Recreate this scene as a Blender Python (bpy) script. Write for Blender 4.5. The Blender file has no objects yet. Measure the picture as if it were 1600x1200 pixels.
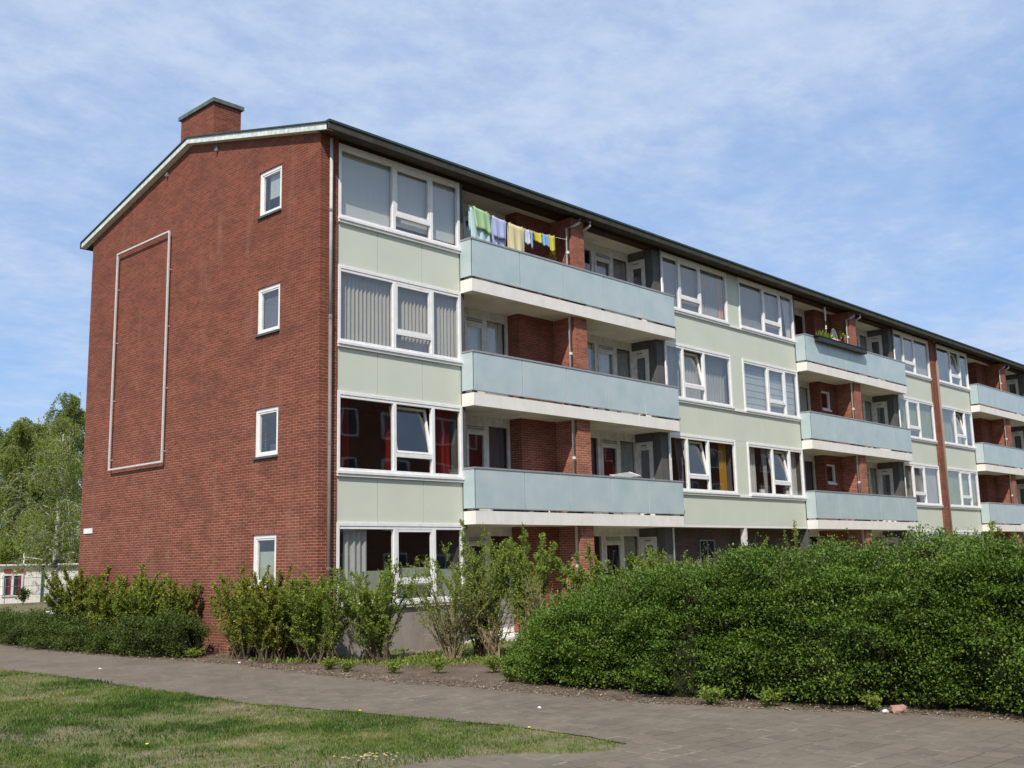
import bpy, math, random
import numpy as np
from mathutils import Vector, Matrix, noise
random.seed(7); RNG = np.random.default_rng(7)
S = bpy.context.scene
COL = S.collection
PI = math.pi
G0 = 0.2            # level of the ground
ST = 2.8            # storey height

# ------------------------------------------------------------------ materials
def nodes(name):
    m = bpy.data.materials.new(name); m.use_nodes = True
    nt = m.node_tree
    for n in list(nt.nodes): nt.nodes.remove(n)
    out = nt.nodes.new('ShaderNodeOutputMaterial')
    return m, nt, out
def N(nt, t, **kw):
    n = nt.nodes.new('ShaderNode' + t)
    for k, v in kw.items():
        if k in n.inputs: n.inputs[k].default_value = v
        else: setattr(n, k, v)
    return n
def L(nt, a, b): nt.links.new(a, b)
def col(c): return (c[0], c[1], c[2], 1)
def ramp(nt, fac, stops, interp='LINEAR'):
    r = N(nt, 'ValToRGB'); cr = r.color_ramp; cr.interpolation = interp
    while len(cr.elements) > 1: cr.elements.remove(cr.elements[-1])
    cr.elements[0].position = stops[0][0]; cr.elements[0].color = col(stops[0][1])
    for p, c in stops[1:]:
        e = cr.elements.new(p); e.color = col(c)
    L(nt, fac, r.inputs[0]); return r.outputs[0]
def mixc(nt, fac, a, b, blend='MIX'):
    m = nt.nodes.new('ShaderNodeMix'); m.data_type = 'RGBA'; m.blend_type = blend
    for s, v in ((0, fac), (6, a), (7, b)):
        if isinstance(v, (int, float)): m.inputs[s].default_value = v
        elif isinstance(v, tuple): m.inputs[s].default_value = col(v)
        else: L(nt, v, m.inputs[s])
    return m.outputs[2]
def maths(nt, op, a, b=0.0, clamp=False):
    m = N(nt, 'Math', operation=op); m.use_clamp = clamp
    for i, v in enumerate((a, b)):
        if isinstance(v, (int, float)): m.inputs[i].default_value = v
        else: L(nt, v, m.inputs[i])
    return m.outputs[0]
def pos(nt): return N(nt, 'NewGeometry').outputs['Position']
def noise_n(nt, vec, scale, detail=4, rough=.55, dist=0):
    n = N(nt, 'TexNoise'); n.inputs['Scale'].default_value = scale; n.inputs['Detail'].default_value = detail
    n.inputs['Roughness'].default_value = rough; n.inputs['Distortion'].default_value = dist
    if vec is not None: L(nt, vec, n.inputs['Vector'])
    return n.outputs[0]
def mapping(nt, vec, scale=(1,1,1), rot=(0,0,0), loc=(0,0,0)):
    m = N(nt, 'Mapping'); m.inputs['Scale'].default_value = scale; m.inputs['Rotation'].default_value = rot; m.inputs['Location'].default_value = loc
    L(nt, vec, m.inputs['Vector']); return m.outputs[0]
def finish(nt, out, color, rough=.6, spec=.3, bump=None, bstr=.3, bdist=.01, metal=0):
    b = N(nt, 'BsdfPrincipled'); b.inputs['Roughness'].default_value = rough if isinstance(rough, (int,float)) else .5
    if not isinstance(rough, (int,float)): L(nt, rough, b.inputs['Roughness'])
    b.inputs['Specular IOR Level'].default_value = spec; b.inputs['Metallic'].default_value = metal
    if isinstance(color, tuple): b.inputs['Base Color'].default_value = col(color)
    else: L(nt, color, b.inputs['Base Color'])
    if bump is not None:
        bm = N(nt, 'Bump'); bm.inputs['Strength'].default_value = bstr; bm.inputs['Distance'].default_value = bdist
        L(nt, bump, bm.inputs['Height']); L(nt, bm.outputs[0], b.inputs['Normal'])
    L(nt, b.outputs[0], out.inputs[0]); return b
def plain(name, c, rough=.5, spec=.3, var=.12, scale=3, metal=0, streak=True):
    """painted / plain surface with weathering: large soft stains plus vertical streaks"""
    m, nt, out = nodes(name); p = pos(nt)
    n1 = noise_n(nt, p, scale, 5)
    n2 = noise_n(nt, mapping(nt, p, (9, 9, .7)), 1.3, 4)
    a = ramp(nt, n1, [(.3, tuple(x*(1-var) for x in c)), (.7, tuple(min(1, x*(1+var*.5)) for x in c))])
    if streak:
        f = ramp(nt, n2, [(.45, (0,0,0)), (.75, (1,1,1))])
        a = mixc(nt, maths(nt, 'MULTIPLY', f, var*1.6), a, tuple(x*.55 for x in c))
    finish(nt, out, a, rough, spec, bump=n1, bstr=.05, metal=metal); return m

def brick_mat(name, c1, c2, mortar, vertical=False, white=True):
    m, nt, out = nodes(name); p = pos(nt)
    sx = N(nt, 'SeparateXYZ'); L(nt, p, sx.inputs[0])
    u = maths(nt, 'ADD', sx.outputs[0], sx.outputs[1])
    cx = N(nt, 'CombineXYZ')
    if vertical: L(nt, sx.outputs[2], cx.inputs[0]); L(nt, u, cx.inputs[1])
    else: L(nt, u, cx.inputs[0]); L(nt, sx.outputs[2], cx.inputs[1])
    b = N(nt, 'TexBrick'); L(nt, cx.outputs[0], b.inputs['Vector'])
    b.inputs['Scale'].default_value = 1; b.inputs['Brick Width'].default_value = .22; b.inputs['Row Height'].default_value = .0622
    b.inputs['Mortar Size'].default_value = .0058; b.inputs['Mortar Smooth'].default_value = .25; b.inputs['Bias'].default_value = -.1
    b.inputs['Color1'].default_value = col(c1); b.inputs['Color2'].default_value = col(c2); b.inputs['Mortar'].default_value = col(mortar)
    # patches: fine mottling inside bricks, broad darker sooty areas and paler limey joints low on the wall
    n1 = noise_n(nt, mapping(nt, p, (1, 1, 2.2)), 1.3, 7, .68)
    n2 = noise_n(nt, mapping(nt, cx.outputs[0], (4.5, 16, 1)), 1.0, 2)
    n3 = noise_n(nt, p, 60, 2)
    a = mixc(nt, maths(nt, 'MULTIPLY', ramp(nt, n2, [(.50, (0,0,0)), (.66, (1,1,1))]), .45), b.outputs[0], (c2[0]*.42, c2[1]*.55, c2[2]*.62))
    a = mixc(nt, maths(nt, 'MULTIPLY', ramp(nt, n1, [(.44, (0,0,0)), (.62, (1,1,1))]), .42), a, (.075, .030, .020))
    a = mixc(nt, maths(nt, 'MULTIPLY', n3, .2), a, (.20, .075, .042))
    # newer repointing on the upper storeys is red-brown: joints fade with height
    zz = maths(nt, 'ADD', sx.outputs[2], maths(nt, 'MULTIPLY', n1, 3))
    hz = N(nt, 'MapRange'); L(nt, zz, hz.inputs[0]); hz.inputs[1].default_value = 4.5; hz.inputs[2].default_value = 10.5
    jf = maths(nt, 'MULTIPLY', b.outputs['Fac'], maths(nt, 'MULTIPLY', hz.outputs[0], .62))
    if white: a = mixc(nt, jf, a, (.15, .062, .04))
    hl = N(nt, 'MapRange'); L(nt, zz, hl.inputs[0]); hl.inputs[1].default_value = 2.6; hl.inputs[2].default_value = .9
    lf = maths(nt, 'MULTIPLY', hl.outputs[0], .3)
    if white: a = mixc(nt, lf, a, (.26, .17, .14))
    if white:
        st_ = noise_n(nt, mapping(nt, p, (1.6, 1.6, .28)), 1.0, 6, .65)
        a = mixc(nt, maths(nt, 'MULTIPLY', ramp(nt, st_, [(.56, (0,0,0)), (.74, (1,1,1))]), .30), a, (.33, .20, .15))
        bl_ = noise_n(nt, mapping(nt, p, (.35, .35, .8)), 1.0, 4, .6)
        a = mixc(nt, maths(nt, 'MULTIPLY', ramp(nt, bl_, [(.52, (0,0,0)), (.62, (1,1,1))]), .22), a, (.10, .036, .022))
    inv = maths(nt, 'SUBTRACT', 1, b.outputs['Fac'])
    finish(nt, out, a, .85, .2, bump=maths(nt, 'ADD', inv, maths(nt, 'MULTIPLY', n3, .3)), bstr=.5, bdist=.006); return m

M = {}
M['brick'] = brick_mat('red brick masonry', (.230, .060, .034), (.155, .040, .026), (.43, .285, .20))
M['soldier'] = brick_mat('upright brick course', (.31, .085, .05), (.23, .06, .04), (.36, .26, .2), vertical=True)
M['pillar'] = brick_mat('sunlit tone brick masonry', (.40, .125, .072), (.29, .085, .052), (.58, .44, .35))  # brick colours lightened so the pillar fronts read as sunlit
M['greybrick'] = brick_mat('dark grey brick masonry', (.085, .065, .06), (.05, .042, .045), (.16, .14, .13), white=False)
M['white'] = plain('white window paint', (.78, .76, .74), .45, .4, .10, 5)
M['whiteold'] = plain('dusty white paint', (.66, .64, .59), .6, .3, .2, 7)
M['barge'] = plain('weathered white bargeboard paint', (.66, .70, .66), .7, .2, .3, 8)
M['panel'] = plain('pale green facade panel', (.56, .58, .48), .55, .3, .05, .8, streak=False)
M['joint'] = plain('dark joint', (.13, .15, .12), .8)
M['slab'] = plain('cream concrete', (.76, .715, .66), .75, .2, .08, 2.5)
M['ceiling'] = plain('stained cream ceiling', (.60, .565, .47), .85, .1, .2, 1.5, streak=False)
M['plaster'] = plain('grey cement plinth', (.30, .255, .22), .85, .1, .25, 2)
M['lead'] = plain('dark grey panel', (.098, .096, .092), .6, .3, .2, 3)
M['soffit'] = plain('weathered dark timber soffit', (.062, .056, .042), .8, .2, .35, 4)
M['roofedge'] = plain('green grey roof edging', (.035, .062, .058), .6, .3, .3, 4)
M['roof'] = plain('dark bitumen roofing', (.055, .055, .055), .9, .1, .3, 2)
M['metal'] = plain('galvanised metal', (.62, .61, .60), .5, .5, .12, 9, metal=.1)
M['pipe'] = plain('pale grey drainpipe', (.46, .43, .41), .5, .4, .2, 4)
M['pipeb'] = plain('brown grey drainpipe', (.20, .165, .15), .6, .3, .2, 4)
M['rail'] = plain('aluminium handrail', (.36, .35, .34), .4, .5, .15, 6, metal=.3)
M['black'] = plain('black plastic', (.022, .024, .024), .5, .4, .1)
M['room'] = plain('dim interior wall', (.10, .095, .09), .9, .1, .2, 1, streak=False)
M['steel'] = plain('grey zinc', (.25, .26, .27), .5, .4, .2, 3, metal=.3)

M['beam'] = plain('eave shade band', (.050, .026, .020), .8, .2, .3, 4, streak=False)  # shade under the eaves put into the colour of the brick band
def glass_mat(name, tint=(.985, .99, .98), ior=1.85):
    m, nt, out = nodes(name)
    g_ = N(nt, 'NewGeometry'); dt = N(nt, 'VectorMath', operation='DOT_PRODUCT'); L(nt, g_.outputs['Incoming'], dt.inputs[0]); L(nt, g_.outputs['Normal'], dt.inputs[1])
    q_ = maths(nt, 'POWER', maths(nt, 'SUBTRACT', 1, maths(nt, 'ABSOLUTE', dt.outputs['Value'])), 5)
    fr = maths(nt, 'ADD', .08, maths(nt, 'MULTIPLY', q_, .93))
    n = noise_n(nt, pos(nt), .9, 1)
    bm = N(nt, 'Bump'); bm.inputs['Strength'].default_value = .06; bm.inputs['Distance'].default_value = .05; L(nt, n, bm.inputs['Height'])
    tr = N(nt, 'BsdfTransparent'); tr.inputs[0].default_value = col(tint)
    gl = N(nt, 'BsdfGlossy'); gl.inputs['Roughness'].default_value = .02; gl.inputs[0].default_value = (.95, .93, .90, 1)
    L(nt, bm.outputs[0], gl.inputs['Normal'])
    mx = N(nt, 'MixShader'); L(nt, fr, mx.inputs[0]); L(nt, tr.outputs[0], mx.inputs[1]); L(nt, gl.outputs[0], mx.inputs[2])
    L(nt, mx.outputs[0], out.inputs[0]); return m
M['glass'] = glass_mat('window glass')

def parapet_mat():
    """ribbed wired glass, pale blue grey, clouded by dirt"""
    m, nt, out = nodes('frosted blue balcony glass'); p = pos(nt)
    n1 = noise_n(nt, p, 1.6, 5, .6); n2 = noise_n(nt, mapping(nt, p, (14, 14, .5)), 1, 4); n3 = noise_n(nt, mapping(nt, p, (1, 1, 160)), 1, 2)
    a = ramp(nt, n1, [(.3, (.47, .58, .59)), (.5, (.53, .625, .635)), (.72, (.60, .67, .66))])
    a = mixc(nt, maths(nt, 'MULTIPLY', ramp(nt, n2, [(.5, (0,0,0)), (.8, (1,1,1))]), .12), a, (.46, .52, .50))
    b = finish(nt, out, a, .28, .5, bump=n3, bstr=.12, bdist=.004)
    b.inputs['Coat Weight'].default_value = .15
    t = N(nt, 'BsdfTranslucent'); L(nt, a, t.inputs[0]); mx = N(nt, 'MixShader'); mx.inputs[0].default_value = .22; L(nt, b.outputs[0], mx.inputs[1]); L(nt, t.outputs[0], mx.inputs[2]); L(nt, mx.outputs[0], out.inputs[0])
    return m
M['parapet'] = parapet_mat()

def cloth_mat(name, c, fold=0.0, freq=18, var=.25, c2=None, trans=.35):
    m, nt, out = nodes(name); p = pos(nt)
    sx = N(nt, 'SeparateXYZ'); L(nt, p, sx.inputs[0]); u = maths(nt, 'ADD', sx.outputs[0], sx.outputs[1])
    n = noise_n(nt, mapping(nt, p, (2.5, 2.5, .5)), 3, 4)
    a = ramp(nt, n, [(.3, tuple(x*(1-var) for x in c)), (.7, c)])
    if c2 is not None:
        w = maths(nt, 'SINE', maths(nt, 'MULTIPLY', u, freq))
        a = mixc(nt, ramp(nt, maths(nt, 'MULTIPLY_ADD', w, .5), [(.4, (0,0,0)), (.6, (1,1,1))]), a, c2)
    d = N(nt, 'BsdfDiffuse'); L(nt, a, d.inputs[0]); t = N(nt, 'BsdfTranslucent'); L(nt, a, t.inputs[0])
    mx = N(nt, 'MixShader'); mx.inputs[0].default_value = trans; L(nt, d.outputs[0], mx.inputs[1]); L(nt, t.outputs[0], mx.inputs[2])
    L(nt, mx.outputs[0], out.inputs[0]); return m
CUR = {
 'blind': cloth_mat('grey roller blind', (.80, .80, .76), var=.06),
 'net': cloth_mat('grey net curtain', (.47, .46, .44), var=.2),
 'netwhite': cloth_mat('white net curtain', (.74, .73, .70), var=.15),
 'netdark': cloth_mat('dim net curtain', (.20, .20, .23), var=.2),
 'bluegrey': cloth_mat('sky reflection blind', (.42, .385, .39), var=.1),  # tone stands in for bright sky reflected in the upper windows
 'paleblue': cloth_mat('pale blue pleated blind', (.60, .66, .68), var=.1),
 'vert': cloth_mat('beige vertical blind', (.60, .555, .48), var=.12),
 'red': cloth_mat('dark red curtain', (.24, .018, .018), var=.4),
 'green': cloth_mat('green curtain', (.34, .40, .22), var=.3),
 'yellow': cloth_mat('ochre curtain', (.55, .29, .04), var=.3),
 'orange': cloth_mat('salmon curtain', (.75, .42, .30), var=.2),
 'film': cloth_mat('greenish frosted film', (.58, .62, .50), var=.2),
}

def leaf_mat(name, stops, trans=.3, rough=.6, spec=.15):
    m, nt, out = nodes(name)
    at = N(nt, 'Attribute'); at.attribute_name = 'rnd'
    c = ramp(nt, at.outputs['Fac'], stops)
    b = N(nt, 'BsdfPrincipled'); L(nt, c, b.inputs['Base Color']); b.inputs['Roughness'].default_value = rough; b.inputs['Specular IOR Level'].default_value = spec
    t = N(nt, 'BsdfTranslucent'); L(nt, mixc(nt, 1.0, c, (1.25, 1.3, .6), 'MULTIPLY'), t.inputs[0])
    mx = N(nt, 'MixShader'); mx.inputs[0].default_value = trans; L(nt, b.outputs[0], mx.inputs[1]); L(nt, t.outputs[0], mx.inputs[2])
    L(nt, mx.outputs[0], out.inputs[0]); return m
M['hedge'] = leaf_mat('hedge leaves', [(0, (.040, .072, .012)), (.35, (.076, .133, .017)), (.75, (.128, .198, .028)), (1, (.18, .245, .050))], .22, .5, .25)
M['lowhedge'] = leaf_mat('dark shrub leaves', [(0, (.034, .054, .012)), (.6, (.080, .115, .024)), (1, (.16, .19, .06))], .25, .55)
M['spring'] = leaf_mat('fresh spring leaves', [(0, (.11, .155, .024)), (.5, (.185, .245, .038)), (1, (.28, .34, .085))], .35)
M['olive'] = leaf_mat('olive spring leaves', [(0, (.09, .125, .020)), (.5, (.165, .205, .032)), (1, (.26, .28, .06))], .35)
M['forsythia'] = leaf_mat('fading yellow blossom', [(0, (.38, .30, .03)), (.6, (.56, .42, .04)), (1, (.50, .27, .04))], .3)
M['birch'] = leaf_mat('birch leaves', [(0, (.12, .155, .032)), (.5, (.20, .24, .055)), (1, (.30, .33, .11))], .45)
M['grassblade'] = leaf_mat('grass blades', [(0, (.040, .078, .014)), (.35, (.080, .140, .022)), (.62, (.145, .185, .040)), (.82, (.27, .235, .11)), (1, (.38, .31, .18))], .25)
M['twig'] = plain('brown twigs', (.115, .082, .058), .9, .1, .3, 8, streak=False)
M['paletwig'] = plain('pale dry twigs', (.26, .19, .12), .9, .1, .3, 8, streak=False)
def bark():
    m, nt, out = nodes('birch bark'); p = pos(nt)
    n = noise_n(nt, mapping(nt, p, (2, 2, 7)), 1.2, 5)
    finish(nt, out, ramp(nt, n, [(.42, (.07, .06, .05)), (.52, (.36, .33, .29)), (.7, (.5, .47, .42))]), .8, .2); return m
M['bark'] = bark()

def ground_mat():
    m, nt, out = nodes('rough grass ground'); p = pos(nt)
    n1 = noise_n(nt, p, .55, 6, .62); n2 = noise_n(nt, p, 6, 5, .7); n3 = noise_n(nt, p, 40, 3, .7)
    a = ramp(nt, n2, [(.3, (.085, .10, .032)), (.55, (.15, .15, .06)), (.75, (.24, .20, .11))])
    d = ramp(nt, n3, [(.3, (.16, .12, .085)), (.7, (.27, .215, .155))])
    f = ramp(nt, maths(nt, 'MULTIPLY_ADD', n1, .75), [(.0, (0,0,0)), (1, (1,1,1))])
    mask = ramp(nt, maths(nt, 'ADD', maths(nt, 'MULTIPLY', n1, .7), maths(nt, 'MULTIPLY', n2, .3)), [(.48, (0,0,0)), (.58, (1,1,1))])
    a = mixc(nt, mask, a, d)
    finish(nt, out, a, .95, .1, bump=n3, bstr=.6, bdist=.03); return m
M['ground'] = ground_mat()
def soil_mat():
    m, nt, out = nodes('dry sandy soil'); p = pos(nt)
    n1 = noise_n(nt, p, 1.8, 6, .65); n2 = noise_n(nt, p, 26, 5, .75); n4 = noise_n(nt, p, 90, 2)
    a = ramp(nt, n1, [(.3, (.125, .090, .066)), (.55, (.20, .152, .115)), (.75, (.27, .215, .165))])
    a = mixc(nt, ramp(nt, n2, [(.45, (0,0,0)), (.7, (.8,.8,.8))]), a, (.095, .066, .045))
    a = mixc(nt, ramp(nt, n4, [(.66, (0,0,0)), (.72, (1,1,1))]), a, (.34, .28, .21))
    finish(nt, out, a, .95, .1, bump=maths(nt, 'ADD', n2, n4), bstr=.8, bdist=.03); return m
M['soil'] = soil_mat()
def path_mat():
    m, nt, out = nodes('worn concrete paving tiles'); p = pos(nt)
    v = mapping(nt, p, (1,1,1), (0, 0, math.radians(4)))
    b = N(nt, 'TexBrick'); L(nt, v, b.inputs['Vector']); b.offset = .5
    b.inputs['Scale'].default_value = 1; b.inputs['Brick Width'].default_value = .30; b.inputs['Row Height'].default_value = .30
    b.inputs['Mortar Size'].default_value = .009; b.inputs['Mortar Smooth'].default_value = .5
    b.inputs['Color1'].default_value = (.172, .138, .104, 1); b.inputs['Color2'].default_value = (.130, .105, .080, 1); b.inputs['Mortar'].default_value = (.060, .052, .040, 1)
    n1 = noise_n(nt, p, .5, 6, .6); n2 = noise_n(nt, p, 3.2, 6, .7); n3 = noise_n(nt, p, 45, 4, .75)
    bb = N(nt, 'TexBrick'); L(nt, v, bb.inputs['Vector']); bb.offset = .5
    bb.inputs['Scale'].default_value = 1; bb.inputs['Brick Width'].default_value = .30; bb.inputs['Row Height'].default_value = .30; bb.inputs['Mortar Size'].default_value = .028; bb.inputs['Mortar Smooth'].default_value = 1
    n5 = noise_n(nt, p, 1.4, 4, .8)
    sand_j = maths(nt, 'MULTIPLY', maths(nt, 'MULTIPLY', bb.outputs['Fac'], ramp(nt, n2, [(.42, (.1,.1,.1)), (.62, (1,1,1))])), ramp(nt, n5, [(.49, (0,0,0)), (.60, (1,1,1))]))
    a = mixc(nt, ramp(nt, n1, [(.38, (0,0,0)), (.62, (.6,.6,.6))]), b.outputs[0], (.19, .158, .118))
    a = mixc(nt, ramp(nt, n2, [(.50, (0,0,0)), (.78, (.7,.7,.7))]), a, (.10, .086, .074))
    a = mixc(nt, maths(nt, 'MULTIPLY', sand_j, .8), a, (.36, .30, .235))
    a = mixc(nt, ramp(nt, n3, [(.58, (0,0,0)), (.72, (.45,.45,.45))]), a, (.30, .25, .205))
    h = maths(nt, 'ADD', maths(nt, 'MULTIPLY', b.outputs['Fac'], -1), maths(nt, 'MULTIPLY', n3, .8))
    finish(nt, out, a, .9, .15, bump=h, bstr=.45, bdist=.006); return m
M['path'] = path_mat()
def asphalt():
    m, nt, out = nodes('grey asphalt'); p = pos(nt)
    n = noise_n(nt, p, 1.2, 6, .7)
    finish(nt, out, ramp(nt, n, [(.3, (.13, .125, .13)), (.7, (.19, .185, .19))]), .9, .1, bump=n, bstr=.2); return m
M['asphalt'] = asphalt()
def simple(name, c, rough=.6): return plain(name, c, rough, .3, .1, 5, streak=False)
def ribbed(name, c):
    m, nt, out = nodes(name); p = pos(nt)
    sx = N(nt, 'SeparateXYZ'); L(nt, p, sx.inputs[0])
    w = maths(nt, 'FRACT', maths(nt, 'MULTIPLY', sx.outputs[0], 3.4))
    a = ramp(nt, w, [(0, tuple(x*.5 for x in c)), (.07, c), (1, c)])
    finish(nt, out, a, .6, .3); return m
M['shedwall'] = ribbed('cream board cladding', (.85, .79, .70))

# ------------------------------------------------------------------ mesh helpers
class MB:
    def __init__(s): s.v = []; s.f = []
    def quad(s, *ps):
        i = len(s.v); s.v += [tuple(p) for p in ps]; s.f.append(tuple(range(i, i+len(ps)))); return s
    def hexa(s, P):
        i = len(s.v); s.v += [tuple(p) for p in P]
        for q in ((0,3,2,1),(4,5,6,7),(0,1,5,4),(1,2,6,5),(2,3,7,6),(3,0,4,7)): s.f.append(tuple(i+k for k in q))
        return s
    def box(s, x0, x1, y0, y1, z0, z1):
        return s.hexa([(x0,y0,z0),(x1,y0,z0),(x1,y1,z0),(x0,y1,z0),(x0,y0,z1),(x1,y0,z1),(x1,y1,z1),(x0,y1,z1)])
    def tube(s, pts, r, n=8, cap=True):
        pts = [Vector(p) for p in pts]; R = r if isinstance(r, (list, tuple)) else [r]*len(pts)
        base = len(s.v)
        for i, p in enumerate(pts):
            d = (pts[min(i+1, len(pts)-1)] - pts[max(i-1, 0)]).normalized()
            a = Vector((0,0,1)) if abs(d.z) < .9 else Vector((1,0,0))
            u = d.cross(a).normalized(); w = d.cross(u)
            for k in range(n):
                t = 2*PI*k/n; s.v.append(tuple(p + (u*math.cos(t) + w*math.sin(t))*R[i]))
        for i in range(len(pts)-1):
            for k in range(n):
                a = base+i*n+k; b = base+i*n+(k+1)%n; s.f.append((a, b, b+n, a+n))
        if cap:
            s.f.append(tuple(base+k for k in range(n))[::-1]); s.f.append(tuple(base+(len(pts)-1)*n+k for k in range(n)))
        return s
    def build(s, name, mat, parent=None, smooth=False, bevel=0):
        me = bpy.data.meshes.new(name); me.from_pydata(s.v, [], s.f); me.update()
        o = bpy.data.objects.new(name, me); COL.objects.link(o)
        me.materials.append(mat)
        if smooth: me.polygons.foreach_set('use_smooth', [True]*len(me.polygons))
        if bevel:
            b = o.modifiers.new('bevel', 'BEVEL'); b.width = bevel; b.segments = 1; b.limit_method = 'ANGLE'
        if parent is not None: o.parent = parent
        return o
def tag(o, label=None, cat=None, group=None, kind=None):
    if label: o['label'] = label
    if cat: o['category'] = cat
    if group: o['group'] = group
    if kind: o['kind'] = kind
    return o
def empty(name, loc=(0,0,0), rz=0):
    o = bpy.data.objects.new(name, None); COL.objects.link(o); o.location = loc; o.rotation_euler = (0,0,rz); o.empty_display_size = .2; return o

def leaf_mesh(name, P, D, U, size, rnd, mat, parent=None, fold=.25, aspect=.55):
    """P points, D leaf axis, U up-ish normal, size lengths: one folded rhombus per leaf"""
    n = len(P)
    D = D/np.linalg.norm(D, axis=1, keepdims=True); W = np.cross(D, U); W /= np.linalg.norm(W, axis=1, keepdims=True)+1e-9
    Nn = np.cross(W, D); s = size[:, None]
    V = np.empty((n, 4, 3)); V[:, 0] = P; V[:, 1] = P+D*s*.5+W*s*aspect*.5+Nn*s*fold*.3; V[:, 2] = P+D*s; V[:, 3] = P+D*s*.5-W*s*aspect*.5+Nn*s*fold*.3
    me = bpy.data.meshes.new(name); me.vertices.add(n*4); me.vertices.foreach_set('co', V.astype(np.float32).ravel())
    me.loops.add(n*4); me.loops.foreach_set('vertex_index', np.arange(n*4, dtype=np.int32))
    me.polygons.add(n); me.polygons.foreach_set('loop_start', np.arange(0, n*4, 4, dtype=np.int32)); me.polygons.foreach_set('loop_total', np.full(n, 4, dtype=np.int32))
    at = me.attributes.new('rnd', 'FLOAT', 'FACE'); at.data.foreach_set('value', np.clip(rnd, 0, 1).astype(np.float32))
    me.update(); me.validate()
    o = bpy.data.objects.new(name, me); COL.objects.link(o); me.materials.append(mat)
    if parent is not None: o.parent = parent
    return o
def rdir(n):
    v = RNG.normal(size=(n, 3)); return v/np.linalg.norm(v, axis=1, keepdims=True)

# ------------------------------------------------------------------ layout of the block (metres, corner at the origin)
A0, A1 = .495, 4.20
B0, B1 = 12.74, 16.45
C0, C1 = 17.19, 20.90
D0, D1 = 29.44, 33.15
E0, E1 = 34.02, 37.73
F0, F1 = 46.27, 49.98
H0, H1 = 50.72, 54.43
XEND = 54.9
DEP = 10.95
def T(k): return 2.982 + ST*k       # top of window frames
def SL(k): return 1.150 + ST*k      # underside of the sills
def FB(k): return 2.965 + ST*(k-1)  # underside of balcony slab k (k = 1..3)
RZ = 12.84; EZ = 11.50              # underside of the roof at the ridge and above the wall face
RS = (RZ-EZ)/5.475
def under(y): return RZ - RS*abs(y-5.475)

apt = empty('apartment_building')
tag(apt, 'four storey red brick apartment block with pale green panels and blue glass balconies', 'building')

# gable wall with four window holes, following the roof slope
def strip_wall(mb, axis, p0, p1, u0, u1, z0, ztop, holes):
    cuts = sorted({u0, u1, *[h[0] for h in holes], *[h[1] for h in holes], *([5.475] if u0 < 5.475 < u1 and axis == 'y' else [])})
    cuts = [c for c in cuts if u0 <= c <= u1]
    for a, b in zip(cuts[:-1], cuts[1:]):
        zs = [z0]
        for h in sorted(holes, key=lambda h: h[2]):
            if h[0] <= a+1e-6 and h[1] >= b-1e-6: zs += [h[2], h[3]]
        zs.append(None)
        for i in range(0, len(zs), 2):
            lo, hi = zs[i], zs[i+1]
            za, zb = (hi, hi) if hi is not None else (ztop(a), ztop(b))
            if axis == 'y': mb.hexa([(p0,a,lo),(p1,a,lo),(p1,b,lo),(p0,b,lo),(p0,a,za),(p1,a,za),(p1,b,zb),(p0,b,zb)])
            else: mb.hexa([(a,p0,lo),(b,p0,lo),(b,p1,lo),(a,p1,lo),(a,p0,za),(b,p0,zb),(b,p1,zb),(a,p1,za)])
W0, W1 = 1.466, 2.368
gz = [(1.699+ST*k, 2.79+ST*k) for k in range(4)]
mb = MB(); strip_wall(mb, 'y', 0, .3, 0, DEP, 0, under, [(W0, W1, a, b+.0) for a, b in gz])
# corner return beside the first windows and the wall above the top windows
mb.box(.3, A0-.002, 0, .3, 0, 11.49)
w = mb.build('wall', M['brick'], apt)
def wallpart(m, *boxes):
    mb = MB()
    for b in boxes: mb.box(*b)
    return mb.build('wall', m, apt)
wallpart(M['beam'], (A0, XEND, .012, .3, T(3)+.005, 11.49))
wallpart(M['brick'], (.3, XEND, DEP-.3, DEP-.002, 0, 11.45), (XEND, XEND+.3, .0, DEP-.002, 0, 11.45))
# upright course over every gable window
for a, b in gz:
    MB().box(-.002, .1, W0-.12, W1+.10, b+.003, b+.105).build('lintel', M['soldier'], apt)
# piers between the stair blocks
wallpart(M['brick'], (D1+.002, D1+.52, -.06, .3, 0, 11.49))
wallpart(M['whiteold'], (D1+.522, E0-.002, .01, .3, 0, 11.49))
MB().tube([(D1+.66, -.06, 11.4), (D1+.66, -.06, .2)], .05, 8).build('downpipe', plain('rusty brown drainpipe', (.25, .15, .095), .6), apt, True)

def wavy(mb, x0, x1, y, z0, z1, amp=.03, wl=.16, taper=0, side=0):
    """folded sheet of cloth in the x-z plane; taper gathers the lower end towards one side"""
    n = max(6, int((x1-x0)/wl*6)); ph = random.random()*6
    rows = 5; base = len(mb.v)
    for r in range(rows):
        t = r/(rows-1); z = z1+(z0-z1)*t
        for i in range(n+1):
            u = i/n; x = x0+(x1-x0)*u
            if taper: 
                piv = x0 if side < 0 else x1; x = piv+(x-piv)*(1-taper*t*(1.3-t*.3))
            mb.v.append((x, y+amp*math.sin((x0+u*(x1-x0))/wl*2*PI+ph+.6*math.sin(u*9)), z))
    for r in range(rows-1):
        for i in range(n):
            a = base+r*(n+1)+i; mb.f.append((a, a+1, a+n+2, a+n+1))

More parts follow.
